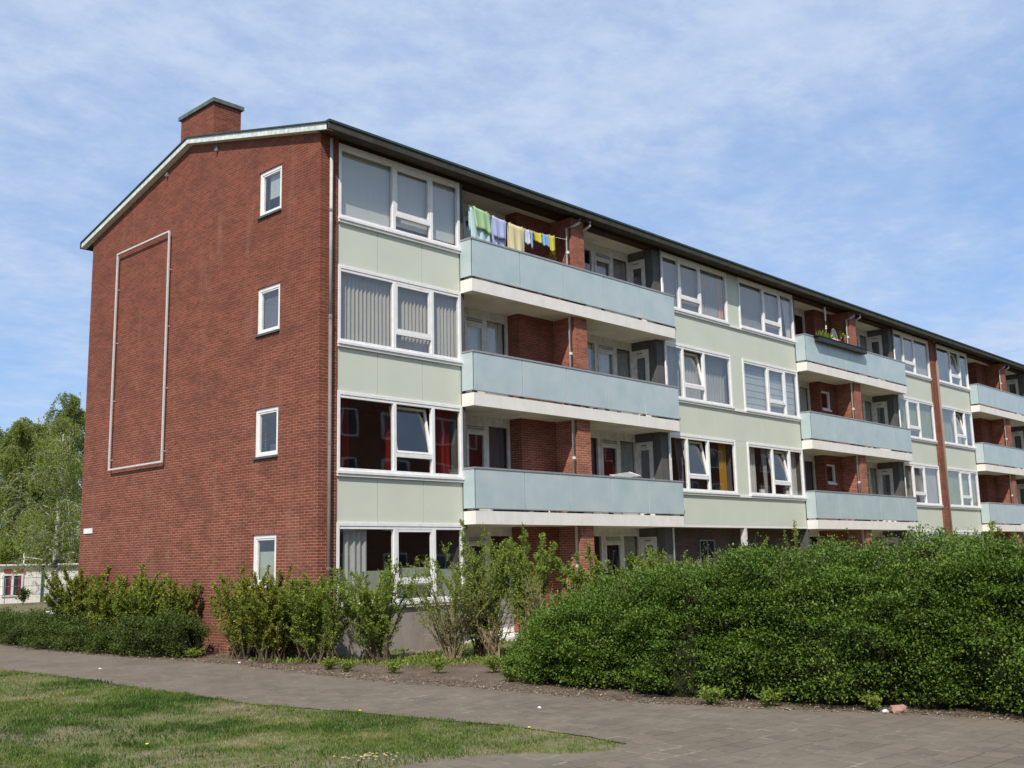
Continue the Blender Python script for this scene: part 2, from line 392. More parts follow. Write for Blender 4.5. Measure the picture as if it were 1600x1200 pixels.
def facade_window(x0, x1, k, mirror, curtains, tilt=False, label=None, nosill=False):
    """three bays: wide | middle with a low transom | narrow (or mirrored)"""
    zb, zt = SL(k), T(k); w = x1-x0
    fx = (lambda u: x1-(u)) if mirror else (lambda u: x0+u)
    def bx(mb, u0, u1, y0, y1, z0, z1):
        a, b = sorted((fx(u0), fx(u1))); mb.box(a, b, y0, y1, z0, z1)
    ST_, J = .065, .075
    m1, m2 = 1.60, 2.765                       # mullion positions
    tr = zb+.12+.27*(zt-zb-.26)
    f = MB()
    bx(f, 0, J, -.012, .09, zb+.125, zt); bx(f, w-J, w, -.012, .09, zb+.125, zt)        # jambs
    bx(f, J, w-J, -.012, .09, zt-.075, zt); bx(f, J, w-J, .0, .09, zt-.14, zt-.078)      # head and weather strip
    bx(f, J, w-J, -.012, .09, zb+.125, zb+.185)                                          # bottom rail
    bx(f, m1-.045, m1+.045, -.010, .088, zb+.187, zt-.142); bx(f, m2-.045, m2+.045, -.010, .088, zb+.187, zt-.142)
    bx(f, m1+.047, m2-.047, -.008, .086, tr-.045, tr+.045)
    fr = f.build('window', M['white'], apt, bevel=.004)
    if label: fr['label'] = label
    # sill in two steps
    s = MB(); bx(s, -.01, w+.01, -.06, .09, zb+.06, zb+.122); bx(s, -.005, w+.005, -.035, .09, zb, zb+.057)
    s.build('sill', M['white'], fr, bevel=.004)
    # casement in the middle bay
    c = MB(); cz0, cz1, cu0, cu1 = tr+.047, zt-.144, m1+.047, m2-.047
    bx(c, cu0, cu0+.05, 0, .06, cz0, cz1); bx(c, cu1-.05, cu1, 0, .06, cz0, cz1); bx(c, cu0+.05, cu1-.05, 0, .06, cz0, cz0+.05); bx(c, cu0+.05, cu1-.05, 0, .06, cz1-.05, cz1)
    g = MB(); bx(g, cu0+.05, cu1-.05, .024, .030, cz0+.05, cz1-.05)
    piv = Vector((0, .06, cz0)); ang = -math.radians(11) if tilt else 0
    for q in (c, g):
        R = Matrix.Rotation(ang, 3, 'X'); q.v = [tuple(R @ (Vector(p)-piv)+piv) for p in q.v]
    ca = c.build('casement', M['white'], fr); g.build('pane', M['glass'], fr)
    g = MB(); bx(g, J, m1-.045, .03, .036, zb+.185, zt-.14); bx(g, m1+.045, m2-.045, .03, .036, zb+.185, tr-.045); bx(g, m2+.045, w-J, .03, .036, zb+.185, zt-.14)
    g.build('pane', M['glass'], fr)
    # room behind
    r = MB(); d = 2.6; X0, X1 = x0+.02, x1-.02; y0 = .2
    z0, z1 = zb-.75, zt+.05
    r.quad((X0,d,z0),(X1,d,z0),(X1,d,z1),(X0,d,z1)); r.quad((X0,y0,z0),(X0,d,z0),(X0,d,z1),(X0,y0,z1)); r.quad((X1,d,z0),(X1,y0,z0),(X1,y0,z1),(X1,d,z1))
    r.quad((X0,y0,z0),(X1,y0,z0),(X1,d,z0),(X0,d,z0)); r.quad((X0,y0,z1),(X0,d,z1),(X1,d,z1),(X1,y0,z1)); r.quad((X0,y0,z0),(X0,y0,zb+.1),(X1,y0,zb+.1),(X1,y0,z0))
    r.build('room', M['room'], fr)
    for kind, u0, u1, h0, h1, style in curtains:      # fractions across the window from the left in the picture, heights 0..1
        q = MB(); xa, xb = x0+.04+u0*(w-.08), x0+.04+u1*(w-.08); za, zc = zb+.12+h0*(zt-zb-.2), zb+.12+h1*(zt-zb-.2)
        yy = .30 if tilt else .16
        if style == 'flat': q.quad((xa,yy,za),(xb,yy,za),(xb,yy,zc),(xa,yy,zc))
        elif style == 'vert':
            x = xa
            while x < xb:
                q.quad((x,yy+.04,za),(x+.062,yy-.025,za),(x+.062,yy-.025,zc),(x,yy+.04,zc)); x += .112
        elif style == 'pleat':
            n = 7
            for i in range(n): 
                a = za+(zc-za)*i/n; b = za+(zc-za)*(i+1)/n
                q.quad((xa,yy+.0,a+.004),(xb,yy,a+.004),(xb,yy+.012,b),(xa,yy+.012,b))
        elif style == 'gl': wavy(q, xa, xb, yy, za, zc, taper=.45, side=-1)
        elif style == 'gr': wavy(q, xa, xb, yy, za, zc, taper=.45, side=1)
        else: wavy(q, xa, xb, yy, za, zc)
        q.build('blind' if style in ('flat','vert','pleat') else 'curtain', CUR[kind], fr, style not in ('flat','vert','pleat'))  # bluegrey sheets carry the painted sky reflection, the others are window dressing
    return fr

full = lambda kind, st='fold': [(kind, 0, 1, 0, 1, st)]
facade_window(A0, A1, 3, False, [('blind', 0, .43, 0, 1, 'flat'), ('blind', .44, .75, .13, 1, 'flat'), ('blind', .76, 1, .1, 1, 'flat')], label='top window with grey roller blinds drawn almost to the sill')
facade_window(A0, A1, 2, False, [('vert', 0, 1, 0, 1, 'vert')], label='window with beige vertical blinds')
facade_window(A0, A1, 1, False, [('red', .0, .13, 0, 1, 'fold'), ('red', .42, .46, 0, 1, 'fold'), ('red', .78, .97, 0, 1, 'fold')], tilt=True, label='window with dark red curtains and a tilted casement')
facade_window(A0, A1, 0, False, [('netwhite', .07, .24, .0, 1, 'fold'), ('film', 0, .42, 0, .42, 'flat'), ('film', .45, .74, 0, .45, 'flat'), ('film', .77, 1, 0, .42, 'flat')], label='ground floor window half covered by frosted film')
facade_window(B0, B1, 3, True, [('bluegrey', 0, .58, 0, 1, 'flat'), ('net', .58, .92, 0, 1, 'fold'), ('orange', .92, 1, 0, 1, 'fold')], label='top window with net curtain and salmon edge')
facade_window(B0, B1, 2, True, [('net', 0, .30, 0, 1, 'flat'), ('net', .30, 1, 0, 1, 'fold')], tilt=True, label='window with grey net curtains and a tilted casement')
facade_window(B0, B1, 1, True, [('netdark', .18, .30, 0, 1, 'gr'), ('yellow', .86, .98, 0, 1, 'fold')], tilt=True, label='dark window with ochre curtain and a tilted casement')
facade_window(C0, C1, 3, False, [('bluegrey', 0, .80, 0, 1, 'flat'), ('netwhite', .86, 1, 0, 1, 'gr')], label='top window with a white curtain gathered to the right')
facade_window(C0, C1, 2, False, [('paleblue', 0, 1, .02, 1, 'pleat')], label='window covered by pale blue pleated blinds')
facade_window(C0, C1, 1, False, [('netwhite', 0.02, .25, 0, 1, 'fold'), ('net', .36, .44, 0, 1, 'gr'), ('netwhite', .78, 1, 0, 1, 'fold')], tilt=True, label='window with pale curtains, pot plants and a tilted casement')
facade_window(D0, D1, 3, True, [('bluegrey', 0, .3, 0, 1, 'flat'), ('net', .3, 1, 0, 1, 'fold')])
facade_window(D0, D1, 2, True, full('green'))
facade_window(D0, D1, 1, True, [('green', 0, .2, 0, 1, 'fold'), ('net', .2, 1, 0, 1, 'fold')])
facade_window(D0, D1, 0, True, full('netwhite'))
facade_window(E0, E1, 3, False, full('bluegrey', 'flat'), tilt=True)
facade_window(E0, E1, 2, False, [('green', 0, .42, 0, 1, 'fold'), ('net', .42, 1, 0, 1, 'fold')], tilt=True)
facade_window(E0, E1, 1, False, full('green'))
facade_window(E0, E1, 0, False, full('net'))
for k in range(4):
    facade_window(F0, F1, k, True, full(['net','green','bluegrey','net'][k]))
for k in (1, 2, 3): facade_window(H0, H1, k, False, full(['net','netwhite','bluegrey'][k-1]))
# the ground floor carries no windows under B, C, H: a recessed dark brick wall instead
def dark_base(x0, x1):
    wallpart(M['greybrick'], (x0-.35, x1+.3, .55, .8, 0, 3.0))
    MB().box(x0, x1, .02, .8, T(0)-.0, T(0)+.06).build('soffit', M['slab'], apt)
    o = MB()
    MB().box((x0+x1)/2-.07, (x0+x1)/2+.07, .02, .18, 0, T(0)-.003).build('post', M['whiteold'], apt)
    xs = x0+2.15
    fr = MB().box(xs-.03, xs+.82, .5, .545, 1.72, 1.76).box(xs-.03, xs+.82, .5, .545, 2.58, 2.62).box(xs-.03, xs+.01, .5, .545, 1.765, 2.575).box(xs+.78, xs+.82, .5, .545, 1.765, 2.575).box(xs+.38, xs+.42, .5, .545, 1.765, 2.575).build('window', M['steel'], apt)
    MB().box(xs+.01, xs+.78, .53, .547, 1.76, 2.58).build('pane', simple('dark window glass', (.02, .024, .028), .08), fr)
    for xv in (x0+3.9, x0+5.1, x0+6.3):
        v = MB().box(xv, xv+.4, .52, .548, 2.38, 2.55)
        v.build('vent', M['black'], apt)
dark_base(B0, C1); dark_base(H0-4.4, H1)

# pale green spandrel panels, split by thin dark joints
def spandrels(x0, x1, seams, ks, gaps=()):
    xs = [x0]+seams+[x1]
    for k in ks:
        for a, b in zip(xs[:-1], xs[1:]):
            MB().box(a+.006, b-.006, .022, .08, T(k)+.003, SL(k+1)-.003).build('facade_panel', M['panel'], apt)
        MB().box(x0, x1, .06, .15, T(k)+.001, SL(k+1)-.001).build('panel_backing', M['joint'], apt)
spandrels(A0, A1, [A0+1.12, A0+2.46], range(3))
spandrels(B0, C1, [15.4, 18.2], range(3))
spandrels(D0, D1, [D0+1.85], range(3)); spandrels(E0, E1, [E0+1.85], range(3))
spandrels(F0, F1, [F0+1.85], range(3)); spandrels(H0-.74, H1, [H0+1.2], range(3))
for k in (1, 2, 3):
    for a, b in ((B1, C0), (F1, H0)):
        MB().box(a+.012, b-.012, .022, .12, SL(k)+.0, T(k)).build('facade_panel', M['panel'], apt)
        MB().box(a+.012, b-.012, -.035, .021, SL(k)+.0, SL(k)+.06).build('sill', M['white'], apt)
# cement plinth under the ground floor windows
for a, b in ((A0, A1), (D0, D1), (E0, E1), (F0, F1)):
    MB().box(a, b, .03, .3, 0, SL(0)-.003).build('plinth', M['plaster'], apt)

# ------------------------------------------------------------------ loggias and balconies
YW = .90      # plane of the windows at the back
def unit(fr, xa, xb, z0, z1, y, mid=None, curt=None, panel=0, fw=.06):
    """glazed unit frame xa..xb; returns nothing, adds pane and curtain under fr"""
    g = MB().box(xa, xb, y+.03, y+.035, z0+panel, z1); g.build('pane', M['glass'], fr)
    if curt:
        q = MB(); wavy(q, xa, xb, y+.14, z0+panel, z1, amp=.02); q.build('curtain', CUR[curt], fr, True)
def loggia(x0, x1, k, cur, smallwin=False, closed=False):
    """k = 0..3; x0..x1 between the window bays, party wall in the middle"""
    zf = FB(k)+.31 if k > 0 else .30
    zc = FB(k+1) if k < 3 else 11.37
    xm = (x0+x1)/2; pl, pr = xm-.27, xm+.27
    # party wall with its thicker brick head
    o = MB().box(pl, pr, -.24, 2.6, zf-.3 if k else 0, zc-.002).build('party_wall', M['pillar'], apt)
    bl, br = x0+2.60, x1-3.44
    a = MB(); holes = []
    if smallwin: holes = [(x0+2.75, x0+3.45, zf+1.45, zf+2.15)]
    strip_wall(a, 'x', .5, .9, bl, pl-.002, zf-.3 if k else 0, lambda u: zc-.002, holes)
    a.box(pr+.002, br, .5, .9, zf-.3 if k else 0, zc-.002)
    a.build('wall', M['brick'], apt)
    if smallwin:
        h = holes[0]; f = MB().box(h[0], h[1], .53, .62, h[2], h[2]+.06).box(h[0], h[1], .53, .62, h[3]-.06, h[3]).box(h[0], h[0]+.06, .53, .62, h[2]+.061, h[3]-.061).box(h[1]-.06, h[1], .53, .62, h[2]+.061, h[3]-.061).box(h[0], h[1], .46, .53, h[2]-.06, h[2]-.002)
        f = f.build('window', M['white'], apt); MB().box(h[0]+.06, h[1]-.06, .57, .575, h[2]+.06, h[3]-.06).build('pane', M['glass'], f)
        MB().box(h[0]-.05, h[1]+.05, .88, .89, h[2]-.05, h[3]+.05).build('room', M['room'], f)
    # floor and ceiling
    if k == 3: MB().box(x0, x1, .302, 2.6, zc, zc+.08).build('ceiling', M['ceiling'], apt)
    # dark side cheeks
    for s, (a0_, a1_) in ((-1, (x0+.002, x0+.12)), (1, (x1-.42, x1-.002))):
        ch = MB().box(a0_, a1_, .01, .30 if s > 0 else .9, zf-.3 if k else 0, zc-.002)
        ch.build('side_panel', M['lead'], apt)
    # back glazing either side: [window][door][window] from the outer end inwards
    for s in (-1, 1):
        fx = (lambda u: x0+.12+u) if s < 0 else (lambda u: x1-.42-u)
        span = (bl-x0-.12) if s < 0 else (x1-.42-br)
        e = [0, .80, 1.62, span] if s < 0 else [0, .86, 1.78, span]
        for i in range(3):
            u0, u1 = e[i], e[i+1]; xa, xb = sorted((fx(u0), fx(u1)))
            door = (i == 1)
            zl = zf+.02
            f = MB(); j = .065
            ztop = zc-.16
            f.box(xa, xa+j, YW, YW+.08, zl, ztop); f.box(xb-j, xb, YW, YW+.08, zl, ztop); f.box(xa+j, xb-j, YW, YW+.08, ztop-.07, ztop)
            if door:
                f.box(xa+j, xb-j, YW, YW+.08, zl, zl+.07)
                fr = f.build('window', M['whiteold'], apt)
                d = MB(); q = .08; za, zb_ = zl+.075, ztop-.24
                d.box(xa+j+.003, xa+j+q, YW-.02, YW+.05, za, zb_); d.box(xb-j-q, xb-j-.003, YW-.02, YW+.05, za, zb_); d.box(xa+j+q, xb-j-q, YW-.02, YW+.05, zb_-q, zb_); d.box(xa+j+q, xb-j-q, YW-.02, YW+.05, za, za+.55)
                d.box(xa+j, xb-j, YW-.01, YW+.06, zb_+.004, ztop-.073)
                dr = d.build('door', M['whiteold'], apt)
                MB().box(xa+j+.06, xb-j-.06, YW-.03, YW-.012, zb_+.05, zb_+.075).box(xa+j+.06, xb-j-.06, YW-.03, YW-.012, zb_+.11, zb_+.13).build('vent', M['steel'], dr)
                MB().box(xa+j+.02, xa+j+.05, YW-.06, YW-.022, za+.95, za+1.1).build('handle', M['metal'], dr)
                MB().box(xa+j+q, xb-j-q, YW+.01, YW+.015, za+.55, zb_-q).build('pane', M['glass'], dr)
                c = cur[i]
                if c: q2 = MB(); wavy(q2, xa+j, xb-j, YW+.12, za+.3, zb_, amp=.02); q2.build('curtain', CUR[c], dr, True)
            else:
                f.box(xa+j, xb-j, YW, YW+.08, zl+.78, zl+.85)
                fr = f.build('window', M['whiteold'], apt)
                MB().box(xa+j, xb-j, YW+.02, YW+.06, zl, zl+.775).build('lower_panel', M['white'], fr)
                MB().box(xa+j, xb-j, YW+.03, YW+.035, zl+.85, ztop-.07).build('pane', M['glass'], fr)
                c = cur[i]
                if c: q2 = MB(); wavy(q2, xa+j, xb-j, YW+.14, zl+.85, ztop-.07, amp=.02); q2.build('curtain', CUR[c], fr, True)
        xa, xb = sorted((fx(0), fx(span)))
        MB().box(xa, xb, YW+.005, YW+.09, zc-.157, zc-.003).build('fascia_board', M['whiteold'], apt)
        r = MB(); d = 3.0
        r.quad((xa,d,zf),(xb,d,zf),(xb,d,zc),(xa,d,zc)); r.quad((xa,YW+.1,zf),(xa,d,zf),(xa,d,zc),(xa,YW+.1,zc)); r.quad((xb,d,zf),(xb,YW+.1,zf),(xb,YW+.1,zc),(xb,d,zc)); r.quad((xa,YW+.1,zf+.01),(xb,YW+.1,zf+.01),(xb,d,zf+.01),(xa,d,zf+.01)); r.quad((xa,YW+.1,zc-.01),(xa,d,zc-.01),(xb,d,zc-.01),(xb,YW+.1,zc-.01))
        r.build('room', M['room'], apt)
    # side door, in the cheek at the far end, facing back along the balcony
    xs = x1-.42; zt = zc-.26
    f = MB().box(xs-.03, xs+.05, .302, .37, zf, zt).box(xs-.03, xs+.05, .83, .898, zf, zt).box(xs-.03, xs+.05, .371, .829, zt-.16, zt).box(xs-.02, xs+.04, .371, .829, zf, zf+.6)
    f.box(xs-.015, xs+.04, .372, .44, zf+.6, zt-.16).box(xs-.015, xs+.04, .76, .828, zf+.6, zt-.16).box(xs-.015, xs+.04, .44, .76, zt-.24, zt-.161)
    dr = f.build('door', M['whiteold'], apt)
    MB().box(xs+.005, xs+.01, .44, .76, zf+.6, zt-.24).build('pane', M['glass'], dr)
    MB().box(xs+.06, xs+.4, .31, .89, zf, zt).build('room', M['room'], dr)
    MB().box(xs-.05, xs+.1, .302, .898, zt+.004, zc-.003).build('lintel', M['lead'], apt)
    MB().box(xs-.045, xs-.03, .5, .72, zt-.12, zt-.09).build('vent', M['steel'], dr)

def balcony(x0, x1, k, n=5, label=None):
    zb = FB(k); y0 = -.40
    b = MB().box(x0+.004, x1-.004, y0, 2.6, zb, zb+.31).build('balcony', M['slab'], apt)
    if label: b['label'] = label
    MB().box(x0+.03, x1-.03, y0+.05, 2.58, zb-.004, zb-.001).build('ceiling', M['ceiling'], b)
    z0, z1 = zb+.375, zb+1.29; w = (x1-x0)/n
    for i in range(n):
        MB().box(x0+w*i+.012, x0+w*(i+1)-.012, y0-.015, y0+.0, z0, z1).build('parapet_panel', M['parapet'], b)
    MB().box(x0-.012, x0+.0, y0+.012, -.014, z0, z1).build('parapet_panel', M['parapet'], b)
    MB().box(x1+.0, x1+.012, y0+.012, -.014, z0, z1).build('parapet_panel', M['parapet'], b)
    MB().box(x0-.025, x1+.025, y0-.03, y0+.035, z1+.002, z1+.045).box(x0-.025, x0+.03, y0+.036, -.013, z1+.002, z1+.045).box(x1-.03, x1+.025, y0+.036, -.013, z1+.002, z1+.045).build('handrail', M['rail'], b)
    MB().box(x0-.02, x1+.02, y0-.022, y0+.005, z0-.022, z0-.002).build('bottom_rail', M['rail'], b)
    for i in range(n+1):
        xx = min(max(x0+w*i, x0+.06), x1-.06)
        MB().box(xx-.05, xx+.05, y0+.002, y0+.07, zb+.312, z0-.024).build('bracket', M['black'], b)
        MB().box(xx-.02, xx+.02, y0+.04, y0+.08, z0-.022, z1).build('baluster', M['steel'], b)
    for i in range(n*3):       # odd pale packing pieces seen in the gap
        if random.random() < .35:
            xx = x0+.3+(x1-x0-.6)*i/(n*3); MB().box(xx, xx+.12+.2*random.random(), y0+.02, y0+.05, zb+.311, z0-.03).build('packing_piece', random.choice([M['white'], M['lead'], M['whiteold']]), b)
    return b

CL = [('net','net','net'), ('net','netdark','red'), ('net','blind','net'), (None,'net',None)]
for (x0, x1, tagname) in ((A1, B0, 'first'), (C1, D0, 'second'), (E1, F0, 'third')):
    for k in range(4):
        c = {0: ('net', None, None), 1: ('net', 'red' if x0 < 5 else 'net', 'netdark'), 2: ('net', 'blind' if x0 < 5 else 'net', 'blind'), 3: ('net', 'net', None)}[k]
        loggia(x0, x1, k, c, smallwin=(tagname == 'second' and k in (1, 2)))
        if k: balcony(x0, x1, k)
# ground floor terrace fronts
for x0, x1 in ((A1, B0), (C1, D0), (E1, F0)):
    MB().box(x0, x1, -.05, 2.6, 0, .30).build('terrace', M['slab'], apt)

# ------------------------------------------------------------------ roof
def ztop(y): return under(y)+.17
mb = MB(); x0, x1 = -.13, XEND+.4
for ya, yb in ((-.42, 5.475), (5.475, DEP+.42)):
    mb.hexa([(x0,ya,under(ya)+.004),(x1,ya,under(ya)+.004),(x1,yb,under(yb)+.004),(x0,yb,under(yb)+.004),(x0,ya,ztop(ya)),(x1,ya,ztop(ya)),(x1,yb,ztop(yb)),(x0,yb,ztop(yb))])
roof = mb.build('roof', M['roof'], apt)
# timber soffit under the eaves, with board joints, gutter box and green edging
ye = -.42; ze = under(ye)
sof = MB()
x = -.12
while x < XEND:
    xe = min(x+2.38, XEND+.3)
    sof.hexa([(x,ye+.0,ze-.022),(xe,ye+.0,ze-.022),(xe,.0,under(0)-.022),(x,.0,under(0)-.022),(x,ye,ze+.002),(xe,ye,ze+.002),(xe,0,under(0)+.002),(x,0,under(0)+.002)]); x = xe+.012
sof.build('soffit', M['soffit'], roof)
MB().box(-.16, XEND+.4, ye-.10, ye-.002, ze-.02, ze+.13).build('gutter', M['soffit'], roof)
MB().box(-.17, XEND+.41, ye-.125, ye+.02, ze+.134, ze+.185).build('roof_edging', M['roofedge'], roof)
MB().box(-.16, XEND+.4, DEP+.422, DEP+.53, ze-.02, ze+.13).build('gutter', M['soffit'], roof)
# white bargeboards on the gable with a dark capping
for ya, yb in ((-.46, 5.475), (5.475, DEP+.46)):
    MB().hexa([(-.16,ya,under(ya)-.015),(-.132,ya,under(ya)-.015),(-.132,yb,under(yb)-.015),(-.16,yb,under(yb)-.015),(-.16,ya,under(ya)+.125),(-.132,ya,under(ya)+.125),(-.132,yb,under(yb)+.125),(-.16,yb,under(yb)+.125)]).build('bargeboard', M['barge'], roof)
    MB().hexa([(-.15,ya,under(ya)-.018),(-.002,ya,under(ya)-.018),(-.002,yb,under(yb)-.018),(-.15,yb,under(yb)-.018),(-.15,ya,under(ya)+.002),(-.002,ya,under(ya)+.002),(-.002,yb,under(yb)+.002),(-.15,yb,under(yb)+.002)]).build('soffit', M['whiteold'], roof)
    MB().hexa([(-.19,ya,under(ya)+.128),(.05,ya,under(ya)+.178),(.05,yb,under(yb)+.178),(-.19,yb,under(yb)+.128),(-.19,ya,under(ya)+.165),(.05,ya,under(ya)+.20),(.05,yb,under(yb)+.20),(-.19,yb,under(yb)+.165)]).build('roof_edging', M['roofedge'], roof)
# chimney
ch = MB().box(.14, .92, 4.72, 6.36, 12.6, 13.80).build('chimney', M['brick'], apt)
MB().box(.08, .98, 4.66, 6.42, 13.80, 13.90).build('chimney_cap', plain('mossy concrete cap', (.13, .16, .145), .9, .1, .3, 6), ch)
for xx, yy in ((.4, 5.1), (.4, 5.9), (.4, 5.5)): MB().tube([(xx, yy, 13.9), (xx, yy, 13.97)], .1, 10).build('flue', M['black'], ch)
for xr in (17, 34): 
    c2 = MB().box(xr, xr+.78, 7.4, 9.0, 12.0, 13.1).build('chimney', M['brick'], apt); MB().box(xr-.06, xr+.84, 7.34, 9.06, 13.1, 13.2).build('chimney_cap', M['roofedge'], c2)

# gable windows
def gable_window(k, curtain, pale=False):
    a, b = gz[k]; f = MB(); x0, x1 = .03, .10; y0, y1 = W0, W1; j = .085
    f.box(x0, x1, y0, y0+j, a+.005, b); f.box(x0, x1, y1-j, y1, a+.005, b); f.box(x0, x1, y0+j, y1-j, b-j, b); f.box(x0, x1, y0+j, y1-j, a+.005, a+.075)
    f.box(x0+.012, x1, y0+j, y0+j+.035, a+.077, b-j-.002); f.box(x0+.012, x1, y1-j-.035, y1-j, a+.077, b-j-.002); f.box(x0+.012, x1, y0+j+.035, y1-j-.035, b-j-.037, b-j-.002); f.box(x0+.012, x1, y0+j+.035, y1-j-.035, a+.077, a+.112)
    fr = f.build('window', M['white'], apt)
    MB().box(.06, .065, y0+j+.03, y1-j-.03, a+.1, b-j-.03).build('pane', M['glass'], fr)
    MB().box(-.05, .028, y0-.02, y1+.02, a-.045, a+.003).build('sill', M['lead'] if k else M['white'], fr)
    r = MB(); X, Y = 1.6, 0
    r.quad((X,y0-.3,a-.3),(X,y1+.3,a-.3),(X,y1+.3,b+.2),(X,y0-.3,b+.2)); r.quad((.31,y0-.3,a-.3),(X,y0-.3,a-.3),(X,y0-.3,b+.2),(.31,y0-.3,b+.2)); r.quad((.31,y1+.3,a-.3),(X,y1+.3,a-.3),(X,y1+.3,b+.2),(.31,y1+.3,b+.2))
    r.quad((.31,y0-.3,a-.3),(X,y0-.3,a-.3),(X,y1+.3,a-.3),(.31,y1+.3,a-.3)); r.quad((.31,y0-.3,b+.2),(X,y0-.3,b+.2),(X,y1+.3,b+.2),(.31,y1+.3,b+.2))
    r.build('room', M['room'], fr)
    if curtain:
        kind, h0, h1, ya, yb = curtain
        MB().quad((.14, y0+ya*(y1-y0), a+h0*(b-a)), (.14, y0+yb*(y1-y0), a+h0*(b-a)), (.14, y0+yb*(y1-y0), a+h1*(b-a)), (.14, y0+ya*(y1-y0), a+h1*(b-a))).build('blind', CUR[kind], fr)
    return fr
gable_window(3, ('paleblue', .38, 1, 0, .72))['label'] = 'topmost gable window with a blind half down'
gable_window(2, ('netdark', 0, 1, 0, 1))
g1 = gable_window(1, None)
gable_window(0, ('film', 0, .66, 0, 1))['label'] = 'ground floor gable window half covered by frosted film'
# plant on the sill of the first floor gable window: small jars
# wall fixings under the verge
for y, z in ((4.24, 12.38), (6.70, 12.40)):
    MB().box(-.05, 0, y-.03, y+.03, z-.09, z+.03).box(-.09, -.05, y-.02, y+.02, z-.1, z-.04).build('wall_fixing', M['steel'], apt)

# rainwater pipes
def pipe(pts, r, m): return MB().tube(pts, r, 10).build('downpipe', m, apt, True)
pipe([(.24, -.075, 11.38), (.24, -.075, 7.4)], .038, M['pipe'])
pipe([(.24, -.075, 7.4), (.24, -.075, .25)], .040, M['pipeb'])
for z in (2.0, 4.6, 7.3, 9.7): MB().tube([(.24, -.075, z), (.24, -.075, z+.06)], .048, 10).build('pipe_clip', M['pipeb'], apt)
for x0, x1 in ((A1, B0), (C1, D0), (E1, F0)):
    xm = (x0+x1)/2; px = xm-.40
    pipe([(xm-.03, -.36, 11.32), (xm-.03, -.36, 11.24), (xm-.16, -.28, 11.14), (px, -.20, 11.02), (px, -.20, .3)], .04, M['pipe'])
    pipe([(xm+.34, -.42, 11.33), (xm+.34, -.42, 11.22), (xm+.27, -.28, 11.1), (xm+.31, -.05, 11.05)], .04, M['pipe'])
    for z in (1.9, 4.7, 7.5, 10.3): MB().tube([(px, -.2, z), (px, -.2, z+.07)], .052, 10).build('pipe_clip', M['metal'], apt)
    pipe([(x1-.08, -.05, 11.4), (x1-.08, -.05, .3)], .028, M['whiteold'])

# ------------------------------------------------------------------ things fixed on or standing in the balconies
fy0, fy1, fz0, fz1 = 6.334, 9.203, 4.715, 10.725
fr = MB(); xx0, xx1 = -.12, -.08; t = .04
fr.box(xx0, xx1, fy0, fy0+t, fz0, fz1).box(xx0, xx1, fy1-t, fy1, fz0, fz1).box(xx0, xx1, fy0+t, fy1-t, fz0, fz0+t).box(xx0, xx1, fy0+t, fy1-t, fz1-t, fz1)
bf = empty('banner_frame', (0, 7.77, fz0))
o = fr.build('frame', M['metal'], bf); o.matrix_parent_inverse = Matrix.Translation((0, -7.77, -fz0))
tag(bf, 'empty tall metal banner frame fixed to the windowless part of the gable', 'frame')
for yy in (fy0+.02, fy1-.02):
    for zz in (5.0, 6.6, 8.2, 9.7):
        o = MB().tube([(-.08, yy, zz), (0, yy, zz)], .012, 6).box(-.124, -.118, yy-.022, yy+.022, zz-.015, zz+.015).build('bracket', M['metal'], bf); o.matrix_parent_inverse = Matrix.Translation((0, -7.77, -fz0))
sg = empty('street_sign', (0, 10.45, 3.16)); tag(sg, 'small white street name plate at the far lower edge of the gable', 'sign')
MB().box(-.02, 0, -.25, .25, -.07, .07).build('sign_plate', simple('white enamel', (.75, .75, .73), .4), sg)

def drape(name, x0, x1, ztop_, zl, mat, label, cat, y=-.22, sag=None, front=None, skew=0, group='laundry on the top balcony clothesline'):
    """cloth hung over the line: a front sheet and a shorter back sheet, joined at the fold, with soft folds"""
    mb = MB(); nx, nz = 14, 8; e = empty(name, ((x0+x1)/2, y, ztop_)); w = x1-x0
    ph = random.random()*6
    def row(zrel, yoff, t):
        base = len(mb.v)
        for i in range(nx+1):
            u = i/nx; fold = .018*math.sin(u*w*22+ph)*(.3+t)+.01*math.sin(u*w*51+ph*2)*t
            mb.v.append(((u-.5)*w*(1-.08*t)+skew*t*.2, yoff+fold, zrel+line(x0+u*w)-line((x0+x1)/2)+.02*math.sin(u*7+ph)*t))
        return base
    rows = []
    bl = zl*.72 if front is None else front
    for j in range(5): t = 1-j/4; rows.append(row(-bl*t, .03+.01*t, t))
    for j in range(nz+1): t = j/nz; rows.append(row(-zl*t, -.012-.02*t, t))
    for a, b in zip(rows[:-1], rows[1:]):
        for i in range(nx): mb.f.append((a+i, a+i+1, b+i+1, b+i))
    o = mb.build('cloth', mat, e, True); so = o.modifiers.new('thick', 'SOLIDIFY'); so.thickness = .006
    for u in (.12, .88):
        xx = (u-.5)*w; MB().box(xx-.008, xx+.008, -.02, .04, line(x0+u*w)-line((x0+x1)/2)-.03, line(x0+u*w)-line((x0+x1)/2)+.04).build('clothes_peg', simple('wooden peg', (.4, .3, .2)), e)
    tag(e, label, cat, group)
    return e
LX0, LX1 = 4.30, 8.10
def line(x): 
    t = (x-LX0)/(LX1-LX0); return 10.78+(10.70-10.78)*t-.12*math.sin(PI*min(max(t,0),1))
cl = empty('clothesline', (LX0, -.21, 10.78)); o = MB().tube([(x, -.21, line(x)) for x in np.linspace(LX0, LX1, 20)], .006, 5).build('cord', M['white'], cl); o.matrix_parent_inverse = Matrix.Translation((-LX0, .21, -10.78))
tag(cl, 'clothesline strung across the nearest top floor balcony', 'clothesline')
def cm(n, c): return cloth_mat(n, c, var=.12, trans=.2)
drape('bath_towel', 4.36, 5.06, 10.74, .86, cm('pale aqua towelling', (.55, .72, .72)), 'pale aqua sheet hanging behind the green shirt', 'sheet', y=-.19)
